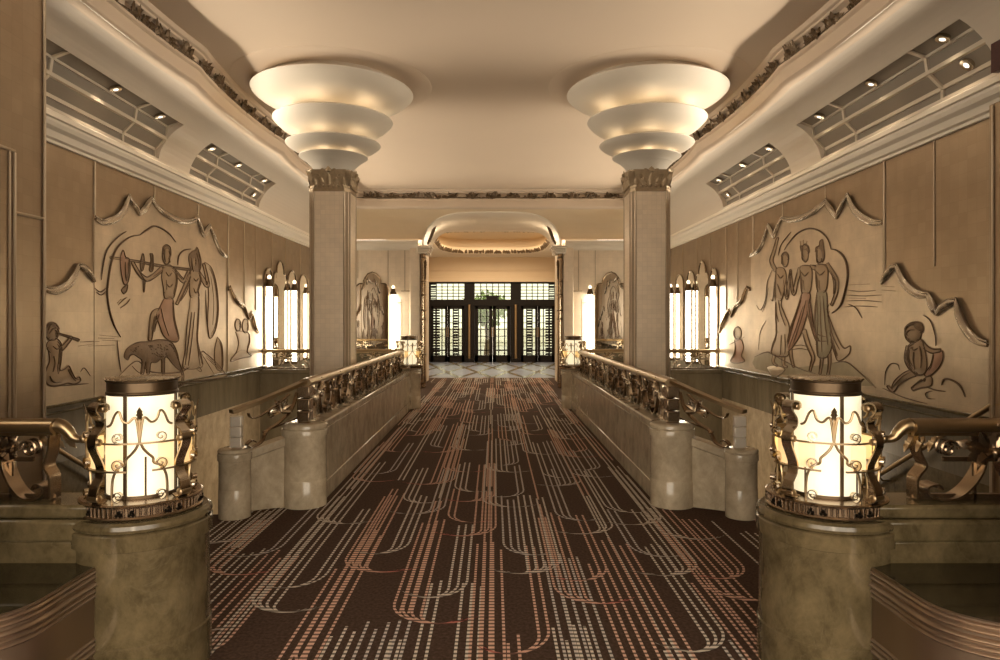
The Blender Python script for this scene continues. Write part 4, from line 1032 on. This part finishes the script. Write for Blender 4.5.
# ---- left far side mural
top = [(226.7, 290), (228.5, 287.5), (231, 294), (233, 298), (237, 303.5), (241.7, 306.7), (244.5, 313), (247, 319), (248.5, 315.5), (250, 312.5), (251.5, 320), (253.5, 327.5), (257.3, 333)]
o, T = mural(-1, top, 'small pale relief mural with seated children beside the far left mirrors'); edge(-1, T, [1, 7, 9], o, 'bronze')
r = Relief(-1)
r.oval((236.5, 325), 3, 6, 'fig_pale', .02); r.oval((244, 326), 3.2, 7, 'fig_pale', .02)
r.fill([(234, 332), (238, 331), (247, 333), (248.5, 342), (246, 352), (250, 356), (240, 358), (229, 361), (235, 352), (237, 342)], 'fig_pale', .02); r.line([(230, 358), (240, 350), (252, 355)], .5)
r.build('children_relief', o)

# ---- right main mural
top = [(752, 256), (758, 252.5), (762, 248), (765.5, 241.8), (768, 233), (769.8, 225.5), (773, 231), (776, 238), (779, 229), (783.6, 219), (790, 220.5), (796, 220), (805, 217.5), (814.5, 212.7), (822, 207.5), (828, 202), (831.5, 207), (834.5, 211), (839, 218.5), (841.5, 212), (844, 207), (847, 201.5), (850, 195.5), (853.5, 204), (858, 211), (865, 217.5), (872.7, 221.8), (878, 223.5), (884.3, 223.6)]
o, T = mural(1, top, 'large silver relief mural of three dancers in draped skirts, right wall'); edge(1, T, [5, 7, 9, 15, 18, 22], o)
r = Relief(1)
r.line([(786, 250), (791.4, 241.8), (799.6, 233), (810.5, 228.5), (821.4, 231), (829.6, 239), (833, 249)], 1.3); r.line([(833, 249), (839, 250.7), (846, 257), (849.4, 267.7), (849.4, 281), (844.6, 300.5), (840.5, 308), (834, 313)], 1.6)
r.line([(792.7, 232), (783, 244.6), (780, 255.5)], .9); r.line([(850, 304), (858, 308), (864, 318)], .7); r.line([(774, 270), (769, 282), (767, 300), (762, 310), (758, 305)], .6); r.line([(770, 288), (767, 304), (764, 312)], .5); r.line([(768, 320), (762, 332), (760, 350)], .5)
r.build('halo_outline', o)
r = Relief(1)
for i, pts in enumerate(([(850, 285), (872, 284)], [(849.5, 290), (862, 291.5), (878, 290.5)], [(848, 295), (865, 296), (884, 295)], [(848, 301), (866, 300.5), (884, 302)], [(846, 307), (862, 306), (880, 307)], [(851, 298), (868, 298.5)])): r.line(pts, .6)
r.build('cloud_lines', o)
r = Relief(1)   # dancer with raised arm
r.limb([(778, 271), (773, 261.5), (776, 250), (779.3, 238)], [2, 1.8, 1.5, .9]); r.limb([(786, 274), (787, 286), (788.6, 298), (790, 286), (792, 272)], [1.7, 1.5, 1.5, 1.2, .8])
r.fill([(778, 268), (785, 268), (788, 276), (786.5, 288), (783, 300), (777, 299), (776.5, 281)], 'fig', .03); r.line([(776, 282), (774.5, 300), (772.5, 299)], .6)
r.oval((786.8, 259.6), 3.3, 7.2, 'fig', .035); r.fill([(783, 264), (783.5, 255), (787, 252), (790, 255), (790, 260), (787, 257)], 'beast', .045)
r.fill([(777, 297), (783, 299), (783, 306), (787, 316), (791, 327), (790, 340), (791, 351.5), (787, 356.5), (774, 354.5), (774, 345), (777.5, 334), (777, 316)], 'fig_pale', .035)
for a in ([(780, 335), (778, 345), (777, 355)], [(783, 332), (782, 345), (781, 356)], [(786, 330), (786, 345), (785, 356)], [(778, 316), (781, 325), (788, 334)]): r.line(a, .55)
r.fill([(777.3, 318), (780, 325), (784, 334), (779, 338), (777.5, 334)], 'fig_green', .04, outline=False); r.limb([(776, 355), (775, 362), (779, 366)], [1.6, 1.3, .8]); r.limb([(785, 357), (785.5, 365), (789, 367)], [1.6, 1.3, .8])
for a in ([(784, 255), (785, 262), (787, 265)], [(780, 274), (783, 278), (786, 275)], [(780, 284), (782, 290), (784, 296)], [(778.5, 302), (779, 312), (781, 322)], [(784, 335), (783.5, 346), (783, 355)], [(787.5, 334), (788, 345), (787.5, 354)], [(781, 300), (783, 312), (788, 326)]): r.line(a, .85, 'shade_line', h=.037)
r.build('dancer_relief', o)
r = Relief(1)   # middle dancer in red
r.limb([(802, 268), (798, 282), (795.5, 294), (793, 282), (792, 270)], [2, 1.7, 1.5, 1.2, .8])
r.limb([(805.5, 330), (810, 345), (814.8, 357), (813.5, 364), (812, 371)], [2.2, 2.2, 1.8, 1.3, 1]); r.limb([(792, 349), (793, 358), (795.5, 367)], [1.8, 1.4, 1])
r.fill([(802, 266), (812, 266), (814, 276), (811.5, 292), (804, 293), (802, 279)], 'fig', .035); r.oval((807, 253), 3.5, 9, 'fig', .04)
r.fill([(802.6, 251), (802, 246), (804, 246), (806, 244.5), (808, 246), (810, 246.5), (811, 252), (807, 254)], 'beast', .05)
r.fill([(803.5, 293), (811.5, 293), (811, 305), (806.5, 323), (801, 337), (790, 352), (789, 343), (792, 328), (798, 311)], 'fig_red', .04)
r.fill([(810.5, 295), (813.5, 311), (816.5, 327), (823, 336), (832, 334), (832.5, 343.5), (824, 346), (817, 339), (811.5, 322), (808.5, 308)], 'fig_red', .04)
for a in ([(808, 296), (802, 318), (792, 345)], [(806, 297), (799, 318), (790.5, 338)], [(812, 305), (815, 325), (826, 340)], [(793, 347), (802, 345), (812, 347.5)], [(792, 350), (802, 348.5), (811, 350.5)]): r.line(a, .6)
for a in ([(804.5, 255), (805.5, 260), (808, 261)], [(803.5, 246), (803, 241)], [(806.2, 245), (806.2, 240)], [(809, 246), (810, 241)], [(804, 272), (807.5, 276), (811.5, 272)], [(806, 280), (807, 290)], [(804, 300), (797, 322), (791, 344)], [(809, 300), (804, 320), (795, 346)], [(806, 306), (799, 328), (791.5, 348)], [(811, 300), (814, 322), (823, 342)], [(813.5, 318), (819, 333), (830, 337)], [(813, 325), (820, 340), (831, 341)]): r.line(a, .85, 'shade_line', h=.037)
r.build('dancer_relief', o)
r = Relief(1)   # dancer in green drape
r.fill([(829, 310), (833, 322), (838, 335), (845.5, 348), (852, 346), (851, 354), (841, 361), (837, 355), (833, 340)], 'fig_pale', .02)
r.limb([(812, 267), (817, 268), (822, 274)], [2, 2, 1.6]); r.limb([(828.5, 264), (834, 272), (838.6, 281), (838, 293), (833.5, 305)], [2.2, 2, 1.8, 1.5, 1])
r.fill([(817, 265), (828, 265), (830, 275), (827.5, 291), (820, 292), (817.5, 278)], 'fig', .035); r.oval((821.3, 254), 3.3, 8.5, 'fig', .04)
r.fill([(817, 252), (818, 247), (821, 246), (822, 241), (824.5, 240), (825.5, 246), (826.5, 256), (824, 262), (822.5, 252)], 'beast', .05)
r.fill([(819, 291), (828, 292), (829.5, 310), (833, 334), (834, 345), (830.5, 355), (825, 358), (819.5, 355.5), (818, 340), (816, 325), (817, 305)], 'fig_green', .04)
for zz in (308, 316, 324, 333, 342, 350): r.line([(817.5, zz-6), (822, zz+2), (828, zz+2), (831.5, zz-5)], .55)
r.limb([(824, 356), (823, 366), (822, 374)], [1.7, 1.4, 1]); r.limb([(831, 352), (831.5, 364), (830, 375)], [1.8, 1.5, 1.2])
for a in ([(819.5, 256), (820, 262), (822, 264)], [(819, 271), (823, 275), (828, 271)], [(822, 280), (823, 290)], [(820, 300), (821, 320), (820, 340)], [(826, 296), (828, 320), (831, 345)], [(823, 296), (824, 325), (825, 352)], [(832, 318), (836, 336), (843, 350)], [(836, 340), (840, 356)], [(835, 275), (837, 284), (836.5, 294)]): r.line(a, .85, 'shade_line', h=.037)
r.build('dancer_relief', o)
r = Relief(1)
r.fill([(756, 357), (768, 352), (775, 355), (800, 367), (838, 362), (848, 362), (860, 371), (876, 386), (840, 383), (800, 377), (757, 369)], 'fig_green', .008, n=2, outline=False); r.line([(756, 357), (768, 352), (775, 355), (800, 368), (818, 374)], .7); r.line([(836, 363), (848, 362), (860, 371), (878, 388)], .7)
r.fill([(768, 367), (776, 365), (787, 369.5), (775, 377)], 'mural', .03); r.build('ground_relief', o)
# ---- right near side mural
top = [(884, 283.6), (887, 279), (891, 272.7), (895, 268.5), (899, 266.5), (903, 275), (907, 283), (913, 289.5), (920, 294.3), (926, 296), (931, 296), (936, 306), (940, 315), (944, 309), (949, 305), (954, 303), (959, 301.5), (961, 309), (963.6, 317.5), (969, 328.5), (975, 336.5), (982, 342.5), (991, 345.5)]
o, T = mural(1, top, 'relief mural panel of a seated child holding a red horn of plenty, far right'); edge(1, T, [4, 10, 12, 16], o)
r = Relief(1)
r.fill([(911, 345), (917, 341), (924, 340), (927.5, 350), (929.5, 366), (926, 374), (918, 374), (912, 367), (909, 358)], 'fig', .04)
r.oval((915.6, 333), 8.5, 10, 'fig', .045); r.fill([(908, 336), (907, 329), (911, 324), (918, 322), (924.5, 324), (925.5, 331), (920, 333), (914, 328), (911, 332)], 'beast', .055)
r.limb([(910.5, 346), (908.5, 358), (912, 367), (919, 374)], [2, 1.8, 1.6, 1.2]); r.limb([(923, 342), (929, 348), (935, 351), (943, 350.5)], [2.6, 2.2, 2, 1.2])
r.limb([(917, 372), (908, 376), (899, 383), (895, 390), (890, 386)], [4, 3.8, 3, 1.8, .9]); r.limb([(929, 377), (931, 382), (922, 385), (914.5, 389)], [3.5, 4.2, 3, 1.4])
r.fill([(936, 353), (940, 352), (945, 351.5), (945.5, 359), (941, 368), (932, 376), (927, 374.5), (933, 365)], 'fig_red', .045)
for k in range(7):
    f = k/6; r.line([(936.5-8*f*f-1*f, 355+18*f), (944.8-2*f-9*f*f, 355+19*f)], .6)
for a in ([(909, 330), (912, 326), (918, 324)], [(910, 334), (914, 330), (919, 330)], [(920, 326), (922, 329)], [(912, 338), (914, 341), (917, 341)], [(915, 347), (918, 350), (922, 348)], [(918, 352), (917.5, 362), (919, 370)], [(924, 346), (925.5, 358), (925, 368)], [(912, 350), (911, 358), (914, 366)], [(906, 377), (900, 383), (896.5, 388)], [(911, 378), (904, 383)], [(926, 379), (921, 383), (916, 387)]): r.line(a, .85, 'shade_line', h=.040)
r.build('horn_child_relief', o)
r = Relief(1)
r.line([(944.4, 385), (946.7, 379.5), (954, 380), (963, 386), (968, 397)], 1.1); r.line([(929, 387), (938, 390), (948, 391.5)], .7); r.line([(938, 399), (930, 398), (928.5, 393), (935, 391)], .6); r.line([(925.5, 315), (933, 321), (938, 336), (938.3, 346)], .6)
r.line([(887, 385), (888, 372), (893, 364), (900, 364.5), (902, 370)], .6); r.line([(885, 388), (905, 397), (930, 404)], .6); r.line([(884, 286), (897, 287)], .5); r.line([(884, 290), (898, 291)], .5)
r.build('scroll_lines', o)
# ---- right far side mural
top = [(720.9, 332.7), (723.5, 325), (727, 318), (729, 313.5), (731, 310.5), (732.7, 317), (735, 311.5), (738, 305.5), (741, 303.5), (744, 300), (746, 293.5), (748.3, 287.8), (752, 290)]
o, T = mural(1, top, 'small pale relief mural with a seated child beside the far right mirrors'); edge(1, T, [4, 5, 11], o, 'bronze')
r = Relief(1)
r.oval((739, 333), 4, 6, 'fig_pale', .02); r.fill([(736, 340), (742, 339), (745, 347), (743, 356), (746, 361), (738, 363), (732, 361), (736, 352)], 'fig_red', .02); r.line([(730, 345), (738, 341), (746, 337)], .5)
r.build('child_relief', o)

# ------------------------------------------------------------------ arched mirrors and tube lamps
def arch_poly(w, z0, zs, z1, trefoil=False):
    if not trefoil:
        pts = [(-w/2, z0), (-w/2, zs)]
        for i in range(1, 12): a = pi-pi*i/12; pts.append((w/2*cos(a), zs+(z1-zs)*sin(a)))
        return pts+[(w/2, zs), (w/2, z0)]
    half = [(w/2, z0), (w/2, zs-.14), (w*.47, zs-.06), (w*.40, zs-.01), (w*.30, zs+.0), (w*.265, zs-.005), (w*.26, zs+.06), (w*.22, zs+.13), (w*.13, zs+(z1-zs)*.85), (0, z1)]
    return [(-x, z) for x, z in half]+[(x, z) for x, z in half[::-1][1:]]
def mirror(center, along, nrm, poly, label, group):
    root = empty('arched_mirror', center, label, 'mirror', group); a, n = V(along), V(nrm)
    m = MB(); m.prism(poly, lambda u, v, d: a*u+n*(.004+d)+V((0, 0, v)), .016); m.build('mirror_glass', 'mirror', root, sharp=20)
    m = MB(); m.tube([a*u+n*.02+V((0, 0, v)) for u, v in poly], .014, 6); m.build('mirror_frame', 'bronze', root)
    return root
for s in (-1, 1):
    S = SIDE[s]; G = 'arched mirrors around the stair landings'
    for y, w, tr, zt, nm in ((12.16, .42, False, 2.46, 'narrow round-topped mirror behind the first tube lamp'), (12.84, .80, True, 2.66, 'wide trefoil-topped mirror between tube lamps'), (13.58, .52, False, 2.52, 'narrow round-topped mirror behind the middle tube lamp'), (14.40, .60, False, 2.5, 'round-topped mirror between the middle and last tube lamps')):
        mirror((s*4, y, 0), (0, 1, 0), (-s, 0, 0), arch_poly(w, .70, zt-.22 if not tr else 2.42, zt, tr), f'{nm}, {S} wall', G)
    mirror((s*2.72, 15.5, 0), (1, 0, 0), (0, -1, 0), arch_poly(.76, .5, 2.38, 2.64, True), f'trefoil-topped mirror on the back wall {S} of the entrance', G)
def tube_lamp(x, y, label, n):
    root = empty('tube_lamp', (x, y, 0), label, 'wall lamp', 'vertical tube lamps between the mirrors'); n = V(n)
    m = MB(); m.lathe([(.043, .72), (.043, 2.13)], 0, 0, 20); m.build('glass_tube', 'tube', root)
    m = MB(); m.lathe([(.064, 2.12), (.072, 2.13), (.07, 2.16), (.05, 2.20), (.045, 2.25), (.03, 2.26)], 0, 0, 20)
    m.build('top_cap', 'bronze_dark', root)
    m = MB(); m.lathe([(.03, .66), (.07, .665), (.072, .70), (.062, .725)], 0, 0, 20); m.build('bottom_cap', 'bronze_dark', root)
    m = MB(); m.bar((0, 0, 2.15), -n*.09+V((0, 0, 2.15)), .03, .02); m.bar((0, 0, .69), -n*.09+V((0, 0, .69)), .03, .02); m.build('bracket', 'bronze_dark', root)
    m = MB(); m.ball((0, 0, 2.29), (.034, .034, .04), 0, 12, 8); m.build('glow_bulb', 'tubecap', root)
for s in (-1, 1):
    S = SIDE[s]
    for y, nm in ((11.99, 'nearest bright tube lamp'), (13.5, 'middle bright tube lamp'), (14.85, 'bright tube lamp by the back corner')):
        tube_lamp(s*3.91, y, f'{nm} between the arched mirrors, {S} wall', (-s, 0, 0))
    tube_lamp(s*2.23, 15.40, f'bright tube lamp on the back wall {S} of the entrance', (0, -1, 0))

# ------------------------------------------------------------------ portal, vestibule, doors
for s in (-1, 1):
    S = SIDE[s]
    mb = MB(); mb.box(s*1.62, s*1.86, 15.42, 17.5, 0, 3.25); struct(mb.build(f'wall_portal_{S}', 'panel_light', bevel=.02))
    mb = MB(); mb.box(s*2.55, s*2.7, 17.4, 25.7, 0, 4.4); mb.box(s*1.8, s*2.6, 17.4, 17.5, 0, 4.4); struct(mb.build(f'wall_vestibule_{S}', 'panel_light'))
    # fluted nickel pilaster on the portal jamb
    root = empty('portal_pilaster', (s*1.60, 15.55, 0), f'tall fluted nickel pilaster on the {S} side of the portal', 'pilaster')
    m = MB(); m.prism([(.0, -.17), (-s*.05, -.15), (-s*.085, -.07), (-s*.085, .07), (-s*.05, .15), (0, .17)], lambda u, v, d: (u, v, d), 3.06); m.build('shaft', 'bronze', root, bevel=.006)
    m = MB()
    for u, v in ((-.052, -.15), (-.088, -.07), (-.088, .0), (-.088, .07)): m.tube([(s*u, v, .12), (s*u, v, 2.9)], .012, 8)
    m.build('fluting', 'steel', root)
    m = MB()
    for z in (.1, .75, 1.55, 1.75, 2.1, 2.4, 2.95): m.prism([(.0, -.185), (-s*.058, -.16), (-s*.1, -.075), (-s*.1, .075), (-s*.058, .16), (0, .185)], lambda u, v, d: (u, v, z+d), .03)
    m.build('band', 'bronze_dark', root)
    m = MB(); m.ball((-s*.08, -.06, 2.62), (.035, .035, .2), 0, 10, 8); m.leaf((-s*.09, -.07, 2.7), (0, 0, 1), (-s*.5, -1, 0), .22, .08, .2, .3); m.build('finial', 'bronze_dark', root)
    # stepped corbel and foliage under the arch spring
    root = empty('corbel', (s*1.56, 15.42, 3.05), f'stepped white corbel with dark leaf under the {S} arch spring', 'corbel')
    m = MB()
    for q in range(5): m.box(s*(-.10-.028*q)*1.0, s*.12, -.12-.02*q, .5, .035*q+.0, .035*q+.026)
    m.build('stepped_block', 'cornice', root, bevel=.004)
    m = MB()
    for q in range(6): m.leaf((s*(-.12-.015*q), -.16+.03*q, .19+.05*q), (-s*.4, .1, 1), (-s, -.8, 0), .2, .11, .25, .3)
    m.build('leaf', 'frieze', root)
    # nested white scroll
    root = None
# vestibule ceiling with tray
mb = MB(); Z = 3.915
tray = []
for i in range(48):
    a = 2*pi*i/48; e = .35; cx_, sy_ = cos(a), sin(a)
    tray.append((1.78*math.copysign(abs(cx_)**.45, cx_), 21.1+2.9*math.copysign(abs(sy_)**.6, sy_)))
outer = []
for x, y in tray:   # project to the rectangle
    dx, dy = x, y-21.3; t = min(2.6/abs(dx) if abs(dx) > 1e-6 else 99, 4.2/abs(dy) if abs(dy) > 1e-6 else 99); outer.append((dx*t, 21.3+dy*t))
n = len(tray)
mb.add([(x, y, Z) for x, y in tray]+[(x, y, Z) for x, y in outer], [(i, (i+1) % n, (i+1) % n+n, i+n) for i in range(n)])
mb.box(-1.9, 1.9, 17.1, 17.45, Z, Z+.1)
struct(mb.build('ceiling_vestibule', 'cornice'))
mb = MB(); mb.add([(x, y, Z) for x, y in tray]+[(x, y, 4.12) for x, y in tray], [(i, (i+1) % n, (i+1) % n+n, i+n) for i in range(n)])
mb.add([(x, y, 4.12) for x, y in tray]+[(x*1.12, 21.1+(y-21.1)*1.1, 4.12) for x, y in tray]+[(x*1.12, 21.1+(y-21.1)*1.1, 4.45) for x, y in tray], [(i, (i+1) % n, (i+1) % n+n, i+n) for i in range(n)]+[(i+n, (i+1) % n+n, (i+1) % n+2*n, i+2*n) for i in range(n)]+[[i+2*n for i in range(n)]])
struct(mb.build('ceiling_tray', 'cream'))
tf = empty('foliage_frieze', (0, 21.1, 3.95), 'dark leaf garland round the glowing oval ceiling tray by the doors', 'frieze')
m = MB(); RR = random.Random(5)
for i in range(n):
    x, y = tray[i]; x2, y2 = tray[(i+1) % n]
    nseg = max(1, int(math.hypot(x2-x, y2-y)/.06))
    for q in range(nseg):
        f = q/nseg; px, py = x+(x2-x)*f, y+(y2-y)*f; nn = V((-px, 21.1-py, 0)).normalized()
        m.leaf((px*.985, (py-21.1)*.985, -.03), V((RR.uniform(-1, 1), RR.uniform(-.4, .4), .8)), nn, .14, .10, .15, .3)
m.build('leaf_band', 'frieze', tf)
# header and door screen
mb = MB(); mb.box(-2.7, 2.7, 25.35, 25.7, 2.99, 4.4); struct(mb.build('wall_end', 'cream', bevel=.01))
mb = MB(); mb.box(-2.56, 2.56, 25.22, 25.4, 2.99, 3.12); mb.box(-2.56, 2.56, 25.28, 25.4, 3.12, 3.2); mb.box(-2.56, 2.56, 25.3, 25.4, 3.4, 3.44); struct(mb.build('trim_8', 'cream', bevel=.012))
YD = 25.42
XM = [(-2.30, -1.05), (-.66, .68), (1.07, 2.32)]
mb = MB()
for x0, x1 in ((-2.58, -2.30), (-1.05, -.66), (.68, 1.07), (2.32, 2.58)): mb.box(x0, x1, YD-.06, YD+.08, 0, 3.0)
mb.box(-2.58, 2.58, YD-.07, YD+.08, 2.10, 2.34); mb.box(-2.58, 2.58, YD-.06, YD+.08, 2.93, 3.0)
fr_ = struct(mb.build('door_frame', 'door', bevel=.01), 'black bronze entrance screen framing three pairs of doors', 'door frame')
for x in (-.86, .87):
    m = MB(); m.lathe([(.05, .12), (.05, 2.15)], x, YD-.09, 12); m.build('post', 'brass', fr_); m = MB(); m.box(x-.12, x+.12, YD-.2, YD, 0, .14); m.build('foot_block', 'door', fr_)
BN = ['left', 'middle', 'right']
for bi, (x0, x1) in enumerate(XM):
    # transom light
    root = empty(f'window_{5+bi}', ((x0+x1)/2, YD, 2.63), f'leaded transom window above the {BN[bi]} pair of entrance doors', 'window', kind='structure'); w = (x1-x0)/2
    m = MB(); m.box(-w, w, -.006, .006, -.29, .30); m.build('pane', 'glass', root)
    m = MB()
    for q in range(1, 6): m.box(-w+2*w*q/6-.015, -w+2*w*q/6+.015, -.02, .02, -.29, .30)
    for q in range(1, 5): m.box(-w, w, -.018, .018, -.29+.59*q/5-.014, -.29+.59*q/5+.014)
    if bi != 1:
        e = -w if bi == 0 else w
        for q in range(9): m.box(min(e, e+(.22 if bi == 0 else -.22)), max(e, e+(.22 if bi == 0 else -.22)), -.03, .03, -.28+q*.067, -.24+q*.067)
    m.build('glazing_bars', 'door', root)
    if bi == 1:
        m = MB(); m.box(-.24, .2, -.05, -.02, -.29, -.15); m.build('transom_plate', 'door', root)
    for li in (0, 1):
        a = x0+(x1-x0)/2*li; b = a+(x1-x0)/2; c = (a+b)/2; hw = (b-a)/2-.002
        root = empty(f'door_{bi*2+li+1}', (c, YD, 0), f'glazed black bronze entrance door, {"left" if li == 0 else "right"} leaf of the {BN[bi]} pair', 'door', kind='structure')
        m = MB(); st = .095 if bi != 1 else .13
        m.box(-hw, -hw+st, -.03, .03, .0, 2.11); m.box(hw-st, hw, -.03, .03, .0, 2.11); m.box(-hw, hw, -.03, .03, 1.98, 2.11); m.box(-hw, hw, -.03, .03, .0, .26); m.box(-hw, hw, -.028, .028, .42, .47)
        m.build('stiles', 'door', root, bevel=.006)
        m = MB(); m.box(-hw+st, hw-st, -.006, .006, .26, 1.98); m.build('glass', 'glass', root)
        m = MB()
        for q in (1, 2): m.box(-hw+2*hw*q/3-.020, -hw+2*hw*q/3+.020, -.02, .02, .26, 1.98)
        for q in range(1, 6): m.box(-hw, hw, -.016, .016, -.012+.47+1.5*q/6, .47+1.5*q/6+.012)
        m.build('glazing_bars', 'door', root)
        if bi != 1:
            out = (bi == 0 and li == 0) or (bi == 2 and li == 1); lo, hi = ((-hw+.03, -hw+.34) if bi == 0 else (hw-.34, hw-.03)) if out else (-.10, .08)
            m = MB()
            for q in range(17): m.box(lo, hi, -.045, -.02, .27+q*.102, .338+q*.102)
            if out: m.box((lo+hi)/2-.02, (lo+hi)/2+.02, -.05, -.02, .26, 1.98)
            m.build('slatted_grille', 'door', root)
        hs = 1 if li == 0 else -1
        m = MB(); m.tube([(hs*(hw-.03), -.03, .95), (hs*(hw-.03), -.08, .95), (hs*(hw-.03), -.08, 1.3), (hs*(hw-.03), -.03, 1.3)], .014, 8); m.build('handle', 'brass', root)
# street outside
mb = MB(); mb.add([(-20, 25.7, -.12), (20, 25.7, -.12), (20, 60, -.12), (-20, 60, -.12)], [(0, 1, 2, 3)]); struct(mb.build('ground_outside', 'pave'))
mb = MB(); mb.box(-18, 18, 46, 48, -.1, 1.1); struct(mb.build('wall_outside', 'stone'))
def tree(x, y, label, seed, h):
    R = random.Random(seed); root = empty('street_tree', (x, y, -.12), label, 'tree')
    m = MB(); m.tube(catmull([(0, 0, 0), (.05, 0, h*.3), (-.04, .02, h*.55), (.0, 0, h*.8)], 4), .14, 8, taper=lambda f: 1-.6*f)
    for q in range(5):
        a = R.random()*6.28; m.tube([(0, 0, h*(.42+.06*q)), (cos(a)*.7, sin(a)*.7, h*(.62+.05*q)), (cos(a)*1.2, sin(a)*1.2, h*(.7+.05*q))], .05, 6, taper=lambda f: 1-.6*f)
    m.build('trunk', 'bark', root)
    m = MB()
    for q in range(500):
        a, u = R.random()*6.28, R.uniform(-1, 1); rr = R.random()**.4*1.1; p = V((cos(a)*sqrt(1-u*u)*rr, sin(a)*sqrt(1-u*u)*rr, h*.72+u*rr*.75))
        d = V((R.uniform(-1, 1), R.uniform(-1, 1), R.uniform(-1, 1))).normalized(); n_ = d.cross(V((R.random(), R.random(), .3))).normalized(); sd = d.cross(n_)*.09
        m.add([p, p+d*.14+sd, p+d*.3, p+d*.14-sd], [(0, 1, 2, 3)])
    m.build('foliage', 'leafgreen', root)
for x, y, lb, sd, h in ((-.3, 33, 'small green street tree seen through the middle entrance doors', 1, 3.1),): tree(x, y, lb, sd, h)

# ------------------------------------------------------------------ light
def area(name, loc, rot, sx, sy, e, col):
    l = bpy.data.lights.new(name, 'AREA'); l.shape = 'RECTANGLE'; l.size = sx; l.size_y = sy; l.energy = e; l.color = col
    o = bpy.data.objects.new(name, l); COL.objects.link(o); o.location = loc; o.rotation_euler = rot; return o
def point(name, loc, e, col, r=.1):
    l = bpy.data.lights.new(name, 'POINT'); l.energy = e; l.color = col; l.shadow_soft_size = r
    o = bpy.data.objects.new(name, l); COL.objects.link(o); o.location = loc; return o
WARM = (1, .80, .56)
# unseen strips added at the cornice lip to brighten the ceiling
for s in (-1, 1):
    st = area('ceiling_fill', (s*3.795, 9.4, 3.375), (0, radians(-s*106), 0), .04, 9.6, 36, (1, .87, .70)); st.data.spread = radians(70)
    st.rotation_euler = (0, -s*radians(-(90+18)), 0)
area('tray_strip', (0, 21.1, 4.38), (0, 0, 0), 3.2, 5, 20, (1, .76, .46))
# recessed ceiling lamps of the hall (downward spots)
def spot(loc, e, ang=120, col=WARM, r=.08):
    l = bpy.data.lights.new('ceiling_spot', 'SPOT'); l.energy = e; l.spot_size = radians(ang); l.spot_blend = .8; l.color = col; l.shadow_soft_size = r
    o = bpy.data.objects.new('ceiling_spot', l); COL.objects.link(o); o.location = loc; return o
for s in (-1, 1):
    for y in (5.55, 6.6, 7.65, 9.05, 10.0, 11.05): spot((s*3.70, y, 3.80), 7, 100)
# fill lights added behind the camera, no fixture stands there
for x, y in ((-1.6, -1.2), (1.6, -1.2), (0, -3.6)): point('rear_fill', (x, y, 3.3), 45, WARM, .3)
area('vestibule_lamp', (0, 21.1, 4.40), (0, 0, 0), 2.6, 4, 130, WARM)

for s in (-1, 1): point('stairwell_lamp', (s*2.6, 10.2, -.5), 16, WARM, .45)
for s in (-1, 1): point('corbel_uplight', (s*1.30, 16.3, 3.42), 3.5, WARM, .06)
w = bpy.data.worlds.new('world'); scene.world = w; w.use_nodes = True
bg = w.node_tree.nodes['Background']; bg.inputs[0].default_value = (1, .87, .70, 1); bg.inputs[1].default_value = 2.9

# ------------------------------------------------------------------ camera
cam = bpy.data.cameras.new('camera'); co = bpy.data.objects.new('camera', cam); COL.objects.link(co)
co.location = (CX, 0, CH); co.rotation_euler = (pi/2, 0, 0); cam.sensor_width = 36; cam.lens = 36*F/1000; cam.shift_x = .0065; cam.shift_y = -.008; cam.clip_end = 200
scene.camera = co
vs = scene.view_settings; vs.view_transform = 'Standard'; vs.look = 'None'; vs.gamma = 1; vs.use_curve_mapping = False; vs.exposure = 1.06
scene.cycles.use_denoising = True; scene.cycles.max_bounces = 8; scene.cycles.diffuse_bounces = 4; scene.cycles.glossy_bounces = 4
scene.cycles.sample_clamp_indirect = 6; scene.cycles.caustics_reflective = False; scene.cycles.caustics_refractive = False; scene.cycles.blur_glossy = .5
